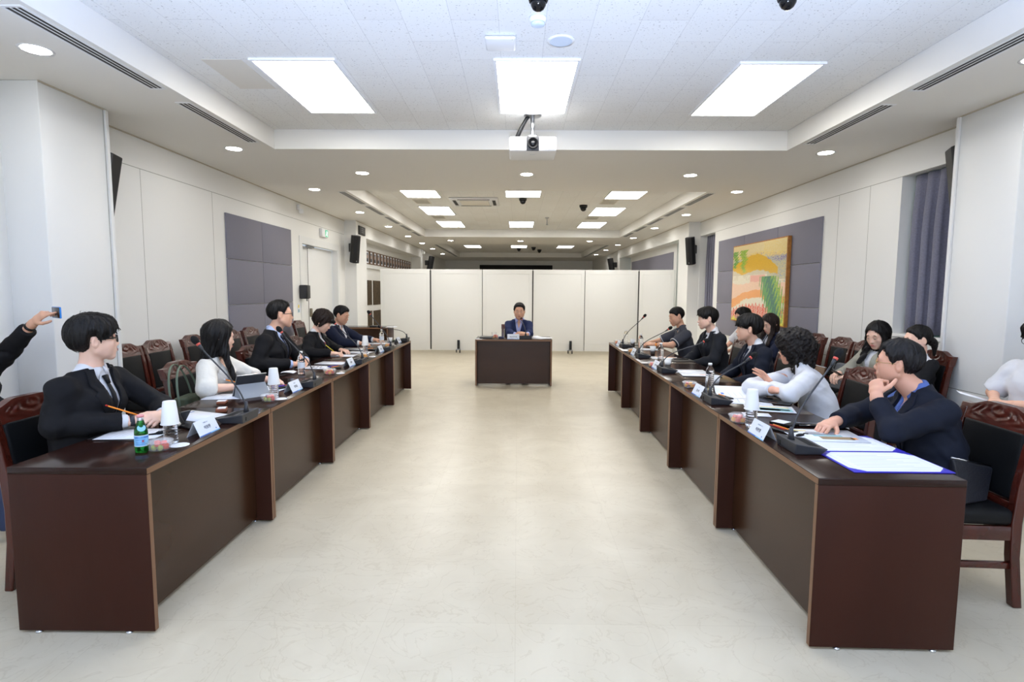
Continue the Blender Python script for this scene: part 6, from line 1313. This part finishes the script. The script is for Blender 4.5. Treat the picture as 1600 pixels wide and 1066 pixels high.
# ================================================================== bags and held things
t = thing('tote_bag', 'olive green bag with long strap handles on the chair of the woman in white', 'bag', (-2.44, 4.02, .487), .1)
m = MB(); m.add([(-.09, -.07, 0), (.09, -.07, 0), (.09, .07, 0), (-.09, .07, 0), (-.05, -.12, .24), (.05, -.12, .24), (.05, .12, .24), (-.05, .12, .24)], [(3, 2, 1, 0), (4, 5, 6, 7), (0, 1, 5, 4), (1, 2, 6, 5), (2, 3, 7, 6), (3, 0, 4, 7)]); o = m.build('body', 'olive_bag', t); b = o.modifiers.new('b', 'BEVEL'); b.width = .02; b.segments = 3
for s, dy in ((.045, -.03), (-.04, .03)):
    m = MB(); m.tube([(s-.05*math.sin(a*PI/18), dy-.02+.15*math.cos(a*PI/18), .20+.27*math.sin(a*PI/18)) for a in range(19)], .0085, 8, sx=.5); m.build('handle', 'olive_strap', t)
t = thing('quilted_pouch', 'black quilted pouch lying on the seat of the right foreground chair', 'pouch', (2.27, 2.70, .487), .35)
m = MB(); m.add([(-.12, -.04, .0), (.06, -.04, .0), (.06, .05, .0), (-.12, .05, .0), (-.16, -.005, .225), (.15, -.005, .15), (.15, .02, .15), (-.16, .02, .225)], [(3, 2, 1, 0), (4, 5, 6, 7), (0, 1, 5, 4), (1, 2, 6, 5), (2, 3, 7, 6), (3, 0, 4, 7)]); o = m.build('body', 'quilt', t); b = o.modifiers.new('b', 'BEVEL'); b.width = .015; b.segments = 3
m = MB(); m.tube([(-.155, .008, .229), (.145, .008, .156)], .004, 6); m.build('zip', 'chrome', t)
t = thing('felt_bag', 'grey felt handbag with a strap on a chair along the right wall', 'bag', (3.40, 5.70, .51), .1)
m = MB(); m.add([(-.08, -.15, 0), (.08, -.15, 0), (.08, .15, 0), (-.08, .15, 0), (-.03, -.12, .27), (.03, -.12, .27), (.03, .12, .27), (-.03, .12, .27)], [(3, 2, 1, 0), (4, 5, 6, 7), (0, 1, 5, 4), (1, 2, 6, 5), (2, 3, 7, 6), (3, 0, 4, 7)]); o = m.build('body', 'felt_grey', t); b = o.modifiers.new('b', 'BEVEL'); b.width = .02; b.segments = 3
m = MB(); m.tube([(-.04, -.10, .26), (-.085, -.08, .21), (-.10, .0, .17), (-.095, .07, .21), (-.05, .10, .26)], .008, 8); m.build('strap', 'grey_plastic', t)
t = thing('handbag', 'black soft handbag on a chair behind the curly haired person', 'bag', (3.36, 6.31, .51), 0); m = MB(); m.ball((0, 0, .10), .13, 0, 16, .8, 1.35, .78); m.build('body', 'leather', t); m = MB(); m.tube([(0, -.10, .17), (0, -.06, .26), (0, .06, .26), (0, .10, .17)], .008, 8); m.build('handle', 'leather', t)
t = thing('document_case', 'grey brown document case with a pale edge on a chair seat at the right wall', 'folder', (3.24, 6.0, .512), 0); m = MB(); m.rbox(-.008, .008, -.12, .12, 0, .21, .004); m.xf(Matrix.Rotation(.25, 4, 'Y')); m.build('board', 'frame_wood', t); m = MB(); m.box(-.009, .009, -.12, .12, .207, .212); m.xf(Matrix.Rotation(.25, 4, 'Y')); m.build('pale_edge', 'label_white', t)

t = thing('mobile_phone', 'phone in a blue case held up by the person at the left picture edge', 'phone', (-3.0, 3.578, 1.355), math.radians(55))
m = MB(); m.rbox(-.005, .005, -.076, .076, -.037, .037, .004); m.build('case', 'phone_blue', t); m = MB(); m.rbox(-.0062, -.0045, -.072, .072, -.034, .034, .0005); m.build('screen', 'phone_glass', t)
t = thing('mobile_phone', 'phone in the hands of the woman in the grey cardigan', 'phone', (3.075, 5.25, .735), math.radians(8)); m = MB(); m.rbox(-.075, .075, -.036, .036, -.004, .004, .003); m.xf(Matrix.Rotation(.5, 4, 'Y')); m.build('case', 'black_plastic', t)
t = sheet(3.27, 3.93, .14, .20, 60, 'white papers held by the person in the white top at the right edge', z=.03, curl=.0); t.rotation_euler[0] = .25
def strap(pname, c, d, r, m_): 
    o = next(x for x in bpy.data.objects if x.get('label') == pname); c = Vector(c)-o.location; d = Vector(d).normalized(); m = MB(); m.tube([c-d*.011, c+d*.011], r, 20); m.build('wrist_band', m_, o); return o, c, d
o, c, d = strap('person in black jacket holding a phone up at the left picture edge', (-3.175, 3.57, 1.262), (.225, -.06, .185), .031, 'black_plastic')
o, c, d = strap('person in dark grey polo shirt with white piping, last at the right desks', (1.90, 7.50, .792), (-.195, .17, -.01), .032, 'orange'); m = MB(); m.rbox(-.02, .02, -.018, .018, 0, .012, .004); m.xf(Matrix.Translation(c+Vector((0, 0, .026)))); m.build('watch_face', 'black_plastic', o)
o, c, d = strap('person in black suit and black tie with thick glasses, nearest at the left desks', (-2.10, 2.952, .795), (.75, .6, .05), .0305, 'photo_dark')
